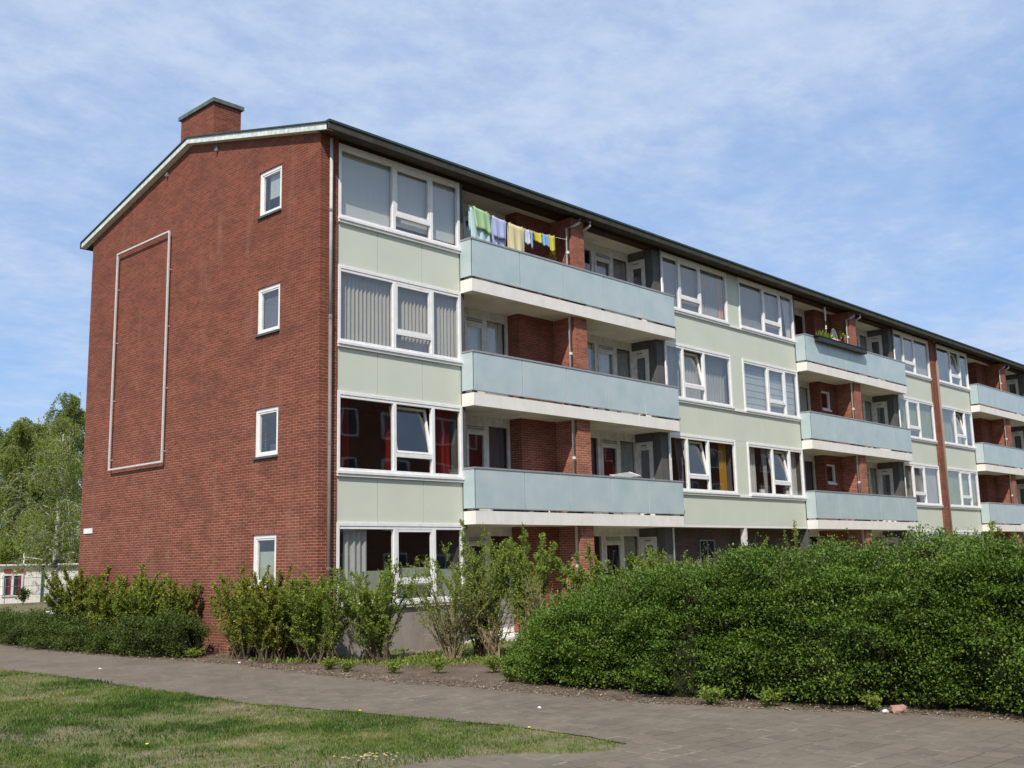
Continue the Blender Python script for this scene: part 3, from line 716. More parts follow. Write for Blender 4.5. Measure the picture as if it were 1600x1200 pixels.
drape('shirt', 4.42, 4.98, 10.74, .52, cm('light green cotton', (.42, .62, .34)), 'light green shirt at the left end of the clothesline', 'shirt', y=-.24, front=.3, skew=.3)
drape('towel', 5.10, 5.62, 10.66, .52, cm('lavender towelling', (.48, .54, .78)), 'lavender towel folded over the line beside the green shirt', 'towel', y=-.235, front=.8)
drape('sheet', 5.12, 5.64, 10.66, .9, cm('pale lavender cotton', (.62, .66, .82)), 'pale lavender sheet hanging lower behind the lavender towel', 'sheet', y=-.17)
drape('towel', 5.70, 6.30, 10.62, .74, cm('cream towelling', (.74, .66, .40)), 'large cream towel in the middle of the clothesline', 'towel', y=-.235, front=.9)
drape('shirt', 6.33, 6.50, 10.60, .38, cm('white striped cotton', (.62, .66, .74)), 'small white baby shirt right of the cream towel', 'baby shirt', front=.3)
drape('sock', 6.53, 6.64, 10.60, .46, cm('blue striped cotton', (.36, .52, .72)), 'narrow blue striped baby leggings on the line', 'leggings', front=.2)
drape('baby_pants', 6.68, 6.98, 10.60, .24, cm('bright yellow cotton', (.72, .62, .08)), 'bright yellow baby pants left of the blue bib', 'baby pants', front=.2)
drape('bib', 7.01, 7.28, 10.62, .30, cm('sky blue cotton', (.27, .50, .76)), 'sky blue bib between the two yellow baby clothes', 'bib', front=.25)
drape('shirt', 7.29, 7.52, 10.65, .42, cm('yellow cotton', (.70, .59, .09)), 'bright yellow baby shirt at the right end of the clothesline', 'baby shirt', front=.3)

def tuft(name, loc, n, h, spread, mat, label, cat, group=None, ls=.05, up=.5, parent=None, stems=6, drop=0):
    e = empty(name, loc) if parent is None else parent
    sm = MB(); P = []; D = []
    for i in range(stems):
        a = random.random()*2*PI; r = spread*random.random(); z = h*(.6+.4*random.random())
        q = [(0,0,0), (r*.5*math.cos(a), r*.5*math.sin(a), z*.6), (r*math.cos(a), r*math.sin(a), z-drop)]
        sm.tube(q, [.006, .004, .002], 4, False)
        for j in range(n//stems):
            t = .25+.75*random.random(); b = Vector(q[1]).lerp(Vector(q[2]), t*2-1) if t > .5 else Vector(q[0]).lerp(Vector(q[1]), t*2)
            P.append(b+Vector((random.gauss(0, spread*.14), random.gauss(0, spread*.14), random.gauss(0, .02)))); D.append((random.gauss(0,1), random.gauss(0,1), up+random.gauss(0,.5)))
    sm.build('stem', M['twig'], e)
    k = len(P); leaf_mesh('foliage', np.array(P), np.array(D), rdir(k)+np.array([0,0,1.]), RNG.uniform(.6, 1.2, k)*ls, RNG.random(k), mat, e)
    if label: tag(e, label, cat, group)
    return e
# hanging basket on the party wall of the first balcony
hb = empty('hanging_basket', (7.72, .05, 10.12)); tag(hb, 'small hanging flower basket on a curved hook beside the drainpipe of the top balcony', 'hanging basket')
pts = [(.47, .0, .42), (.40, 0, .60), (.2, 0, .68), (.0, 0, .60), (-.02, 0, .5)]
MB().tube(pts+[(0, 0, .42)], .012, 6).build('hook', M['black'], hb)
for a in range(3):
    t = a*2.1; MB().tube([(0, 0, .45), (.12*math.cos(t), .12*math.sin(t), .05)], .004, 4).build('chain', M['paletwig'], hb)
b = MB()
for i in range(7):
    pass
b.tube([(0,0,-.1), (0,0,-.06), (0,0,0), (0,0,.04)], [.03, .09, .125, .13], 14).build('basket', simple('coir basket', (.20, .12, .06)), hb)
tuft('x', None, 160, .22, .20, M['forsythia'], None, None, parent=hb, ls=.05)
# second block, top balcony: planter box, chair, mobile, plants
pb = empty('planter_box', (23.5, -.52, 9.80)); tag(pb, 'long black planter box hooked over the handrail of the middle top balcony', 'planter')
MB().box(-1.95, 1.95, -.10, .09, -.11, .07).build('trough', M['black'], pb, bevel=.01)
MB().box(-2.0, 2.0, -.12, .11, .072, .09).build('rim', M['black'], pb)
k = 170; P = np.stack([RNG.uniform(-1.8, -.75, k), RNG.uniform(-.08, .08, k), RNG.uniform(.08, .16, k)], 1); D = RNG.normal(0, .35, (k, 3)); D[:, 2] = 1
leaf_mesh('foliage', P, D, rdir(k), RNG.uniform(.10, .26, k), RNG.random(k), M['spring'], pb, aspect=.14)
wm = empty('wind_chime', (23.20, -.1, 11.32)); tag(wm, 'white shell mobile hanging from the ceiling of the middle top balcony', 'wind chime')
MB().tube([(0,0,0), (0,0,-1.3)], .004, 4).build('cord', M['white'], wm)
for i, (z, s) in enumerate([(-.10, .05), (-.17, .06), (-.25, .055), (-.33, .06), (-.42, .06), (-.5, .05), (-.56, .045), (-.80, .045), (-.88, .05)]):
    MB().hexa([(-s,-.015,z),(s,-.02,z+.02),(s*.8,.015,z+.02),(-s*.8,.02,z),(-s*.6,-.01,z+.07),(s*.7,-.01,z+.08),(s*.5,.01,z+.08),(-s*.5,.01,z+.07)]).build('shell', M['white'], wm)
MB().tube([(0,0,-1.1), (0,0,-1.2)], .05, 10).build('bell', M['black'], wm)
wc = empty('wicker_chair', (24.2, -.16, 8.885), rz=.1); tag(wc, 'round backed wicker chair on the middle top balcony behind the planter', 'chair')
cane = simple('pale cane', (.72, .64, .52))
MB().tube([(.27*math.cos(t), .22+.03*math.sin(t), 1.38+.36*math.sin(t)) for t in np.linspace(-.6, PI+.6, 20)], .034, 6).build('back_hoop', cane, wc)
sp = MB()
for i in range(-3, 4): sp.tube([(i*.06, .21, .5), (i*.07, .23, 1.36+.35*math.sqrt(max(0, 1-(i/4.)**2)))], .014, 5)
sp.build('backrest', cane, wc)
MB().box(-.26, .26, -.25, .24, .44, .48).build('seat', cane, wc, bevel=.01)
for sx in (-.23, .23):
    for sy in (-.22, .21): MB().tube([(sx, sy, 0), (sx, sy, .44)], .016, 6).build('leg', cane, wc)
def potplant(loc, h, mat, label, n=170, sp=.24, ls=.10, pot=(.35, .14, .08), group=None):
    e = empty('potted_plant', loc); tag(e, label, 'potted plant', group)
    MB().tube([(0,0,0), (0,0,.18), (0,0,.2)], [.08, .11, .12], 12).build('pot', simple('plant pot', pot), e)
    b = empty('tmp'); bpy.data.objects.remove(b)
    sm = MB(); P = []; D = []
    for i in range(6):
        a = random.random()*6.3; r = sp*random.random(); q = [(0,0,.18), (r*.4*math.cos(a), r*.4*math.sin(a), .18+h*.5), (r*math.cos(a), r*math.sin(a), .18+h*(.6+.4*random.random()))]
        sm.tube(q, .006, 4)
        for j in range(n//6):
            t = random.random(); c = Vector(q[1]).lerp(Vector(q[2]), t); P.append(c+Vector([random.gauss(0, .05) for _ in range(3)])); D.append([random.gauss(0,1) for _ in range(3)])
    sm.build('stem', M['twig'], e); k = len(P)
    leaf_mesh('foliage', np.array(P), np.array(D), rdir(k), RNG.uniform(.7, 1.2, k)*ls, RNG.random(k), mat, e); return e
ps = empty('plant_stand', (24.6, .1, 8.885)); tag(ps, 'tall thin plant rack in the corner of the middle top balcony', 'plant stand')
for sx in (-.12, .12): MB().tube([(sx, 0, 0), (sx, 0, 1.75)], .01, 5).build('post', M['paletwig'], ps)
for z in (.75, 1.15, 1.5, 1.68): MB().box(-.16, .16, -.09, .09, z, z+.02).build('shelf', M['paletwig'], ps)
potplant((24.56, .1, 10.056), .3, M['spring'], 'leafy plant on the lowest shelf of the balcony plant rack')
potplant((24.64, .1, 10.406), .16, M['spring'], 'pale leafy plant on the second shelf of the balcony plant rack', ls=.09)
# first floor balcony (nearest): folded table top and a leaning board
tb = empty('garden_table', (7.2, .12, FB(1)+.31)); tag(tb, 'white garden table whose top edge shows above the nearest lower balcony', 'table')
MB().box(-.42, .42, -.2, .2, .99, 1.03).build('tabletop', M['white'], tb, bevel=.006)
MB().box(-.38, .38, -.17, .17, .93, .985).build('apron', M['whiteold'], tb)
for sx in (-.36, .36):
    for sy in (-.15, .15): MB().tube([(sx, sy, 0), (sx, sy, .93)], .02, 6).build('leg', M['white'], tb)
dp = empty('drying_rack', (10.5, -.02, FB(1)+.31)); tag(dp, 'white drying rack wing tilted up behind the nearest lower balcony', 'drying rack')
rk = MB()
for i in range(7): y = -.18+.06*i; rk.tube([(-.45, y, 1.0+.02*i), (.45, y, 1.12+.02*i)], .008, 5)
rk.tube([(-.45, -.2, .99), (-.45, .2, 1.13)], .012, 5).tube([(.45, -.2, 1.11), (.45, .2, 1.25)], .012, 5); rk.build('wing', M['white'], dp)
for sx in (-.4, .4): MB().tube([(sx, -.15, 0), (sx*.9, .15, 1.06)], .012, 5).tube([(sx, .2, 0), (sx*.9, -.12, 1.06)], .012, 5).build('leg', M['white'], dp)
bb = empty('storage_box', (6.0, -.1, FB(1)+.31)); tag(bb, 'blue plastic box on the floor of the nearest lower balcony seen through the gap', 'box')
MB().box(-.75, .75, -.18, .18, 0, .4).build('box_body', simple('blue plastic', (.03, .25, .50), .4), bb, bevel=.02); MB().box(-.78, .78, -.2, .2, .402, .44).build('lid', simple('blue lid', (.03, .2, .42), .4), bb)
# climbing plant on the second pillar
tuft('climbing_plant', (25.55, -.28, FB(1)+.32), 160, 2.0, .12, M['spring'], 'thin climbing plant on the pillar of the middle lower balcony', 'climbing plant', ls=.06, stems=4)
for i, xx in enumerate((19.85, 20.15, 18.2)):
    potplant((xx, .14, SL(1)+.13), .14, M['lowhedge'], ['white potted plant nearest the tilted casement on the first floor sill', 'white potted plant at the right of the first floor sill', 'potted plant left of the tilted casement on the first floor sill'][i], n=40, sp=.08, ls=.05, pot=(.6, .58, .55), group='pot plants on the first floor window sill')

# ------------------------------------------------------------------ ground
def sheet(name, pts, z, mat, sub=0):
    me = bpy.data.meshes.new(name); me.from_pydata([(x, y, z) for x, y in pts], [], [tuple(range(len(pts)))]); o = bpy.data.objects.new(name, me); COL.objects.link(o); me.materials.append(mat); o['kind'] = 'structure'; return o
sheet('ground', [(-900,-900),(900,-900),(900,900),(-900,900)], G0, M['ground'])
def jag(pts, amp, step=.12, seed=0):
    out = []
    for a, b in zip(pts, pts[1:]+pts[:1]):
        a, b = Vector(a), Vector(b); n = max(1, int((b-a).length/step)) if (b-a).length < 60 else 1
        nn = Vector((-(b-a).y, (b-a).x)).normalized()
        for i in range(n):
            p = a.lerp(b, i/n); q = noise.noise((p.x*1.3, p.y*1.3, seed))*.6+noise.noise((p.x*4.5, p.y*4.5, seed+3))*.4
            out.append(tuple(p+nn*q*amp) if n > 1 else tuple(p))
    return out
edgeP = [(-2.3, 17), (-2.05, 10.84), (-1.85, 5.8), (-1.62, 3.3), (-1.40, .7), (-1.66, -2.4), (-1.74, -4.6), (-1.45, -6.3), (-1.45, -7.2), (-1.42, -9.15), (-.92, -11.2), (-.40, -12.5), (-.28, -13.6), (-.2, -18), (-.1, -40)]
# soil strip between the path and the building and under the hedge
soil = jag(edgeP[1:] + [(9, -40), (9, -6.0), (5.5, -4.2), (1.6, -2.6), (.6, -.6), (0, .2), (0, 11), (-.4, 12)], .16, .15, 5)
sheet('planting_soil', soil, G0+.004, M['soil'])
lawnE = [(-4.75, 17), (-4.62, 10), (-4.55, 4.2), (-4.45, 1.0), (-4.53, -2.1), (-4.55, -4.8), (-4.22, -6.7), (-3.88, -9.1), (-3.92, -10.3), (-4.04, -10.92), (-4.4, -11.0), (-4.8, -10.85), (-5.2, -10.3), (-6.1, -9.95), (-7.2, -10.0), (-9, -10.3), (-30, -13)]
path = jag(edgeP, .10, .15, 1) + jag([(-.1, -60), (-30, -60)], 0) + lawnE[::-1][0:1]
path = [p for p in jag(edgeP + [(-30, -60)] + lawnE[::-1], .10, .14, 2)]
sheet('path', path, G0+.012, M['path'])
# side street beyond the lawn, with kerbs
sheet('road', [(-60, 17), (1.2, 17), (7, 24.8), (7, 25.4), (60, 40), (60, 44), (3, 26.8), (-60, 24)], G0+.016, M['asphalt'])
kb = MB()
for (a, b) in (((-60, 24.1), (3, 26.9)), ((3, 26.9), (60, 44.1))):
    a = Vector((*a, 0)); b = Vector((*b, 0)); n = Vector((-(b-a).y, (b-a).x, 0)).normalized()*.15
    kb.hexa([tuple(a+Vector((0,0,G0)))]+[tuple(b+Vector((0,0,G0)))]+[tuple(b+n+Vector((0,0,G0)))]+[tuple(a+n+Vector((0,0,G0)))]+[tuple(a+Vector((0,0,G0+.12)))]+[tuple(b+Vector((0,0,G0+.12)))]+[tuple(b+n+Vector((0,0,G0+.12)))]+[tuple(a+n+Vector((0,0,G0+.12)))])
tag(kb.build('kerb', M['plaster']), kind='structure')
sheet('footpath', [(-60, 30.5), (60, 44.5), (60, 46), (-60, 32)], G0+.004, M['path'])

# lawn grass
def inpoly(x, y, poly):
    n = len(poly); c = np.zeros(len(x), bool); j = n-1
    for i in range(n):
        xi, yi = poly[i]; xj, yj = poly[j]
        c ^= ((yi > y) != (yj > y)) & (x < (xj-xi)*(y-yi)/((yj-yi)+1e-12)+xi); j = i
    return c
CAM = np.array([-13.0552, -17.8674, 2.1116])
def vnoise(x, y, s, seed):
    """smooth value noise"""
    r = np.random.default_rng(seed).random((64, 64)); X = x*s; Y = y*s; xi = np.floor(X).astype(int); yi = np.floor(Y).astype(int); fx = X-xi; fy = Y-yi
    fx = fx*fx*(3-2*fx); fy = fy*fy*(3-2*fy); g = lambda a, b: r[a % 64, b % 64]
    return (g(xi, yi)*(1-fx)+g(xi+1, yi)*fx)*(1-fy)+(g(xi, yi+1)*(1-fx)+g(xi+1, yi+1)*fx)*fy
def grass():
    lp = jag(lawnE, 0, 1) ; poly = jag(lawnE + [(-30, 17)], .10, .14, 2)
    n = 680000
    x = RNG.uniform(-11.5, -3.6, n); y = RNG.uniform(-12, 13, n)
    d = np.hypot(x-CAM[0], y-CAM[1]); keep = inpoly(x, y, poly) & (RNG.random(n) < np.clip((13/d)**1.6, .0, 1)*.9+.03)
    pt = vnoise(x, y, .8, 1)*.5+vnoise(x, y, 2.3, 2)*.3+vnoise(x, y, 6, 3)*.2
    bare = vnoise(x, y, .55, 8)*.6+vnoise(x, y, 2.9, 9)*.4
    keep &= RNG.random(n) < np.clip((.66-bare)*6, .22, 1)
    x, y, pt, d = x[keep], y[keep], pt[keep], d[keep]; k = len(x)
    P = np.stack([x, y, np.full(k, G0)], 1); D = RNG.normal(0, .42, (k, 3)); D[:, 2] = 1
    cl = vnoise(x, y, 9, 31)*.5+vnoise(x, y, 21, 32)*.5; h = RNG.uniform(.02, .055, k)*(1.2-.7*pt)*(.45+1.15*cl)
    h *= np.clip(d/13, 1, 1.4)
    rn = np.clip(pt*1.55-.33+.25*(cl-.5)+RNG.normal(0, .14, k), 0, 1)
    o = leaf_mesh('grass', P, D, rdir(k), h, rn, M['grassblade'], None, fold=.1, aspect=.20)
    tag(o, 'short patchy lawn grass in the foreground', 'grass', kind='stuff')
grass()

# ------------------------------------------------------------------ hedges (leaf shells round a dark twiggy core)
def hedge(name, spine, w, H, nleaf, ls, mat, label, cat='hedge', lump=.2, seed=0, dens_out=.10, stuff=False, lay=0.0, twigs=0, near=1, vmax=.8):
    """spine: list of (x, y, height factor, width factor); the cross-section is a rounded arch"""
    sp = [Vector((a[0], a[1], 0)) for a in spine]; cum = [0]
    for a, b in zip(sp[:-1], sp[1:]): cum.append(cum[-1]+(b-a).length)
    cum = np.array(cum); X = np.array([a.x for a in sp]); Y = np.array([a.y for a in sp]); HF = np.array([a[2] for a in spine]); WF = np.array([a[3] for a in spine])
    ox, oy = spine[0][0], spine[0][1]
    def surf(u, v, grow=0):
        x = np.interp(u, cum, X); y = np.interp(u, cum, Y); e = .05
        tx = np.interp(u+e, cum, X)-np.interp(u-e, cum, X); ty = np.interp(u+e, cum, Y)-np.interp(u-e, cum, Y); l = np.hypot(tx, ty)+1e-9; nx, ny = ty/l, -tx/l
        hf = np.interp(u, cum, HF); wf = np.interp(u, cum, WF); c = np.cos(v); s_ = np.sin(v)
        cc = np.sign(c)*np.abs(c)**.6; ss = np.abs(s_)**.75
        return np.stack([x+nx*cc*(w*wf+grow)-ox, y+ny*cc*(w*wf+grow)-oy, ss*(H*hf+grow)], -1)
    def disp(P):
        q = P
        n1 = np.array([noise.noise((float(a)*1.1+seed, float(b)*1.1, float(c)*1.3)) for a, b, c in q]); n2 = np.array([noise.noise((float(a)*3.1, float(b)*3.1+seed, float(c)*3.6)) for a, b, c in q])
        n3 = np.array([noise.noise((float(a)*7.5, float(b)*7.5, float(c)*9+seed)) for a, b, c in q]) 
        n4 = np.array([noise.noise((float(a)*2.6, float(b)*2.6, float(c)*8.5+seed)) for a, b, c in q])
        return n1*lump+n2*lump*.55+n3*lump*.3+n4*lump*.85
    root = empty(name, (ox, oy, G0)); tag(root, label, cat, kind='stuff' if stuff else None)
    nc = nleaf//9; u = RNG.uniform(0, cum[-1], nc); v = RNG.uniform(.02, PI*vmax, nc); v = v if near > 0 else PI-v
    P = surf(u, v); Q = surf(u, v, .1); Nn = Q-P; Nn /= np.linalg.norm(Nn, axis=1, keepdims=True)+1e-9
    P = P+Nn*disp(P)[:, None]
    # clumps of nine leaves facing outward and up
    C = np.repeat(P, 9, 0); NN = np.repeat(Nn, 9, 0); k = len(C)
    C = C+RNG.normal(0, 1, (k, 3))*np.array([ls*1.5, ls*1.5, ls*.45])+NN*RNG.uniform(-dens_out, dens_out*.6, (k, 1))
    D = NN*.7+rdir(k)*.8+np.array([0, 0, .05]); U = NN*.25+np.array([0, 0, 1.0])+rdir(k)*.5
    C[:, 2] = np.maximum(C[:, 2], .01)
    r = np.repeat(RNG.random(nc), 9)*.32+RNG.random(k)*.36+.34*np.repeat(vnoise(P[:, 1]+40, P[:, 2]+P[:, 0]+40, 1.7, 77), 9)
    leaf_mesh('foliage', C, D, U, RNG.uniform(.65, 1.2, k)*ls, r, mat, root, aspect=.62)
    # core
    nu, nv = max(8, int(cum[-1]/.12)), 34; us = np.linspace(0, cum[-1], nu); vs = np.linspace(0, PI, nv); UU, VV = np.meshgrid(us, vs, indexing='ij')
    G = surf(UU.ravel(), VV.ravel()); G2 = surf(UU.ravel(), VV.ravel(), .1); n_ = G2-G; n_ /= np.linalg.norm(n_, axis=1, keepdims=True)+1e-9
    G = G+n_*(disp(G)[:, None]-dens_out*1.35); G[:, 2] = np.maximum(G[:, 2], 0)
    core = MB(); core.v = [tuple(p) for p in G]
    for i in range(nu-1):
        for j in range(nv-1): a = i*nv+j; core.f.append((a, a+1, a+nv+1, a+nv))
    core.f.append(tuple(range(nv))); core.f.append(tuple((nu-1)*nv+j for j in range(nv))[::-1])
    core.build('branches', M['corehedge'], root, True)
    if twigs:
        tw = MB(); tp = []; td = []
        for i in range(twigs):
            uu = random.random()*cum[-1]; vv = PI*(.3+.35*random.random()); p = surf(np.array([uu]), np.array([vv]))[0]; p = Vector(p)
            l = .10+.36*random.random()**2.2; d = Vector((random.gauss(0,.35), random.gauss(0,.35), 1)).normalized()
            tw.tube([p-d*.2, p+d*l], [.005, .002], 3, False)
            for j in range(int(l*45)): t = random.random(); tp.append(p+d*l*t+Vector([random.gauss(0,.02) for _ in range(3)])); td.append([random.gauss(0,1), random.gauss(0,1), .6])
        tag(tw.build('twigs', M['twig'], root), kind='stuff'); k = len(tp); leaf_mesh('foliage', np.array(tp), np.array(td), rdir(k)+np.array([0,0,1.]), RNG.uniform(.5, 1, k)*ls, RNG.uniform(.4, 1, k), mat, root)
    return root
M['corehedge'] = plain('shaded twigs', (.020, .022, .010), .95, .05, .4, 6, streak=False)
# big hedge on the right: near face starts at the path edge
hedge('hedge', [(1.15, -4.9, .14, .28), (1.1, -5.5, .30, .62), (1.0, -6.2, .48, .82), (1.0, -7.0, .68, .96), (1.0, -8.0, .84, 1), (1.05, -9.2, .95, 1.05), (1.35, -10.8, .97, 1.05), (1.7, -12.3, .98, 1.05), (1.9, -13.4, 1.0, 1.05), (2.2, -16, 1.02, 1.05), (2.5, -20, 1, 1)],
      1.72, 1.90, 400000, .043, M['hedge'], 'long dense dark green hedge along the right side of the path', lump=.33, seed=3, dens_out=.15, twigs=900)
# low dark hedge on the left along the gable
hedge('low_hedge', [(-.85, 3.1, .4, .5), (-.95, 3.7, .85, 1.0), (-1.0, 4.6, .78, 1), (-1.1, 5.6, .42, .9), (-1.1, 7, .44, .9), (-1.15, 8.6, .62, 1.1), (-1.05, 10, .66, 1.2), (-.8, 12, .70, 1.2), (-.3, 14.4, .5, 1.0), (.2, 16, .3, .7), (.5, 16.8, .2, .4)],
      .58, .98, 80000, .05, M['lowhedge'], 'low dark evergreen hedge at the foot of the gable on the left', lump=.36, seed=9, dens_out=.13, twigs=160, near=-1)

# ------------------------------------------------------------------ open shrubs
def shrub(name, loc, h, spread, label, nst=16, nleaf=2600, mat='spring', ls=.055, base=.12, start=.25, twig='twig', flowers=0, lean=(0,0), group='shrubs in the strip along the building', cat='shrub', side=.28, seed=None):
    if seed is not None: random.seed(seed)
    nleaf = int(nleaf*3.4); ls *= .95; flowers = int(flowers*1.25); spread *= 1.18; nst = int(nst*1.25); start *= .8
    root = empty(name, (loc[0], loc[1], G0)); tag(root, label, cat, group)
    st = MB(); P = []; D = []; W = []
    segs = []
    for i in range(nst):
        a = random.random()*2*PI; rr = (.15+.85*math.sqrt(random.random()))*spread; hh = h*(.62+.38*random.random())*(1-.18*(rr/spread)**2)
        b = Vector((base*random.gauss(0,.6), base*random.gauss(0,.6), 0)); top = Vector((rr*math.cos(a)+lean[0]*hh, rr*math.sin(a)+lean[1]*hh, hh))
        pts = []
        wob = Vector((random.gauss(0,.06), random.gauss(0,.06), 0))
        for j in range(7):
            t = j/6; p = b.lerp(top, t); p.x = b.x+(top.x-b.x)*(t**1.25)+wob.x*math.sin(t*5); p.y = b.y+(top.y-b.y)*(t**1.25)+wob.y*math.sin(t*4+1); pts.append(p)
        r0 = .011+.008*random.random(); st.tube(pts, [r0*(1-.8*j/6) for j in range(7)], 5, False)
        for j in range(6):
            segs.append((pts[j], pts[j+1], j/6))
            if j >= 1:
                for q in range(3):
                    if random.random() < .8:
                        s = pts[j].lerp(pts[j+1], random.random()); d = (pts[j+1]-pts[j]).normalized()+Vector((random.gauss(0,.6), random.gauss(0,.6), random.gauss(0,.25))); d.normalize()
                        l = side*(.5+random.random())*(1.2-j/7); e = s+d*l; st.tube([s, e], [.005, .0018], 3, False); segs.append((s, e, (j+1)/6+.1))
    wts = np.array([max(0, (t-start))**.7*(b-a).length if t >= start else .02*(b-a).length for a, b, t in segs]); wts /= wts.sum()
    idx = RNG.choice(len(segs), nleaf, p=wts); A = np.array([segs[i][0] for i in idx]); B = np.array([segs[i][1] for i in idx]); t = RNG.random((nleaf, 1))
    dirs = B-A; dirs /= np.linalg.norm(dirs, axis=1, keepdims=True)+1e-9
    P = A+(B-A)*t+RNG.normal(0, .016, (nleaf, 3)); D = dirs*.7+rdir(nleaf)*.9; U = rdir(nleaf)*.7+np.array([-.2, -.1, .9])
    # colour drifts from stem to stem
    r = np.clip(RNG.random(nleaf)*.7+.3*np.array([(hash((round(segs[i][0].x, 1), round(segs[i][0].y, 1))) % 97)/97 for i in idx]), 0, 1)
    st.build('stems', M[twig], root)
    leaf_mesh('foliage', P, D, U, RNG.uniform(.5, 1.2, nleaf)*ls, r, M[mat], root, aspect=.5)
    if flowers:
        idx = RNG.choice(len(segs), flowers, p=wts); sel = [segs[i] for i in idx]
        c0 = np.array([.0, 0, h*.55]); A = np.array([s[0].lerp(s[1], random.random()) for s in sel])+RNG.normal(0, .02, (flowers, 3))
        m = vnoise(A[:, 0]+5, A[:, 2]+5, 2.6, 4) > .45; A = A[m]; k = len(A)
        leaf_mesh('blossom', A, rdir(k), rdir(k), RNG.uniform(.5, 1.1, k)*ls*.85, RNG.random(k), M['forsythia'], root, aspect=.7)
    return root
# left of the gable window: forsythias behind the low hedge
shrub('forsythia_bush', (-.55, 9.4), 2.15, .85, 'yellow green forsythia at the far end of the gable beneath the street sign', 26, 7000, 'olive', .075, flowers=1700, group='forsythias at the gable', start=.1, base=.3, seed=11)
shrub('forsythia_bush', (-.6, 7.4), 1.75, .62, 'forsythia second from the far end, rising from the low hedge', 24, 5200, 'olive', .07, flowers=1200, group='forsythias at the gable', start=.1, base=.3, seed=12)
shrub('forsythia_bush', (-.6, 6.0), 1.95, .62, 'full green forsythia with yellow blossom behind the middle of the low hedge', 30, 7600, 'spring', .07, flowers=2000, group='forsythias at the gable', start=.1, base=.3, seed=13)
shrub('forsythia_bush', (-.55, 4.5), 1.85, .42, 'narrow green bush at the near end of the low hedge', 18, 4600, 'olive', .065, flowers=500, group='forsythias at the gable', start=.1, base=.3, seed=14)
shrub('forsythia_bush', (-.45, 1.75), 1.95, .74, 'dense forsythia with orange yellow blossom below the ground floor gable window', 38, 10500, 'olive', .055, flowers=3400, group='forsythias at the gable', start=.1, base=.3, seed=15)
shrub('forsythia_bush', (-.62, .65), 1.9, .80, 'forsythia thick with yellow blossom at the corner of the gable', 38, 10500, 'olive', .055, flowers=3600, group='forsythias at the gable', start=.1, base=.3, seed=16)
shrub('shrub', (-.25, -.50), 1.9, .72, 'leafy green shrub right in front of the corner drainpipe', 34, 8200, 'spring', .052, flowers=500, start=.12, base=.3, seed=17)
shrub('shrub', (.35, -1.55), 2.15, .72, 'bushy green shrub in front of the left ground floor pane', 34, 6500, 'spring', .055, start=.3, base=.2, seed=18)
shrub('shrub', (1.35, -2.55), 2.25, .95, 'open many stemmed shrub with thin new leaves before the middle ground floor panes', 34, 2200, 'spring', .052, start=.45, twig='paletwig', seed=19)
shrub('shrub', (2.1, -2.6), 2.85, .75, 'tallest leafy shrub rising past the left end of the first balcony', 26, 4300, 'spring', .055, start=.4, seed=20)
shrub('shrub', (2.0, -3.1), 2.2, .75, 'loose shrub in front of the ground floor terrace door', 20, 1500, 'spring', .055, start=.4, twig='paletwig', seed=21)
shrub('shrub', (2.15, -3.9), 2.68, .5, 'upright shrub with a leafy head in front of the first loggia', 20, 4200, 'spring', .06, start=.5, twig='paletwig', seed=22)
shrub('shrub', (1.5, -4.9), 1.85, .6, 'tangle of bare reddish twigs left of the big hedge', 18, 900, 'olive', .045, start=.3, twig='paletwig', seed=23)
shrub('shrub', (3.4, -4.95), 2.35, 1.0, 'rounded bright green shrub just behind the left end of the big hedge', 34, 9500, 'spring', .06, start=.3, seed=24)
shrub('shrub', (3.3, -6.5), 2.15, .9, 'feathery olive shrub growing out of the hedge top below the brick pillar', 34, 8000, 'olive', .055, start=.35, seed=25)
shrub('shrub', (4.1, -7.8), 2.15, .9, 'loose olive shrub behind the hedge in front of the grey brick wall', 26, 5000, 'olive', .055, seed=26)
shrub('shrub', (4.4, -8.35), 2.75, .3, 'two thin whips standing high above the hedge before the green panels', 4, 260, 'olive', .06, start=.3, side=.08, seed=27)
shrub('shrub', (4.5, -11.0), 2.5, .42, 'young upright sapling above the hedge in front of the brick pier', 9, 1500, 'spring', .07, seed=28)
shrub('shrub', (3.9, -12.1), 2.5, .8, 'leafy shrub topping the hedge at the right edge', 18, 4200, 'spring', .065, seed=29)

# low weeds along the path edge
wl = [((-1.05, 2.95), 'bright green weed at the near foot of the low hedge'), ((-.95, -1.7), 'green weed beside the path below the corner shrubs'), ((-1.05, -2.35), 'second weed along the path edge before the cement plinth'),
      ((-.75, -3.3), 'weed tuft at the foot of the open shrub'), ((-.35, -4.0), 'wide green weed between the open shrub and the hedge'), ((.25, -4.8), 'tall grassy weed left of the hedge end'), ((-.6, -6.0), 'leafy runner spilling from the left foot of the hedge'),
      ((-1.05, -10.0), 'small weed in the soil before the middle of the hedge'), ((-.75, -10.7), 'yellowish weed tuft under the hedge front'), ((-.35, -11.9), 'weed beside the rubble at the hedge foot')]
for i, (p, lb) in enumerate(wl):
    tuft('weed', (p[0], p[1], G0), 420, .22+.1*(i in (4, 5)), .26, M['hedge' if i == 6 else 'spring'], lb, 'weed', 'weeds along the path edge', ls=.05, stems=14)
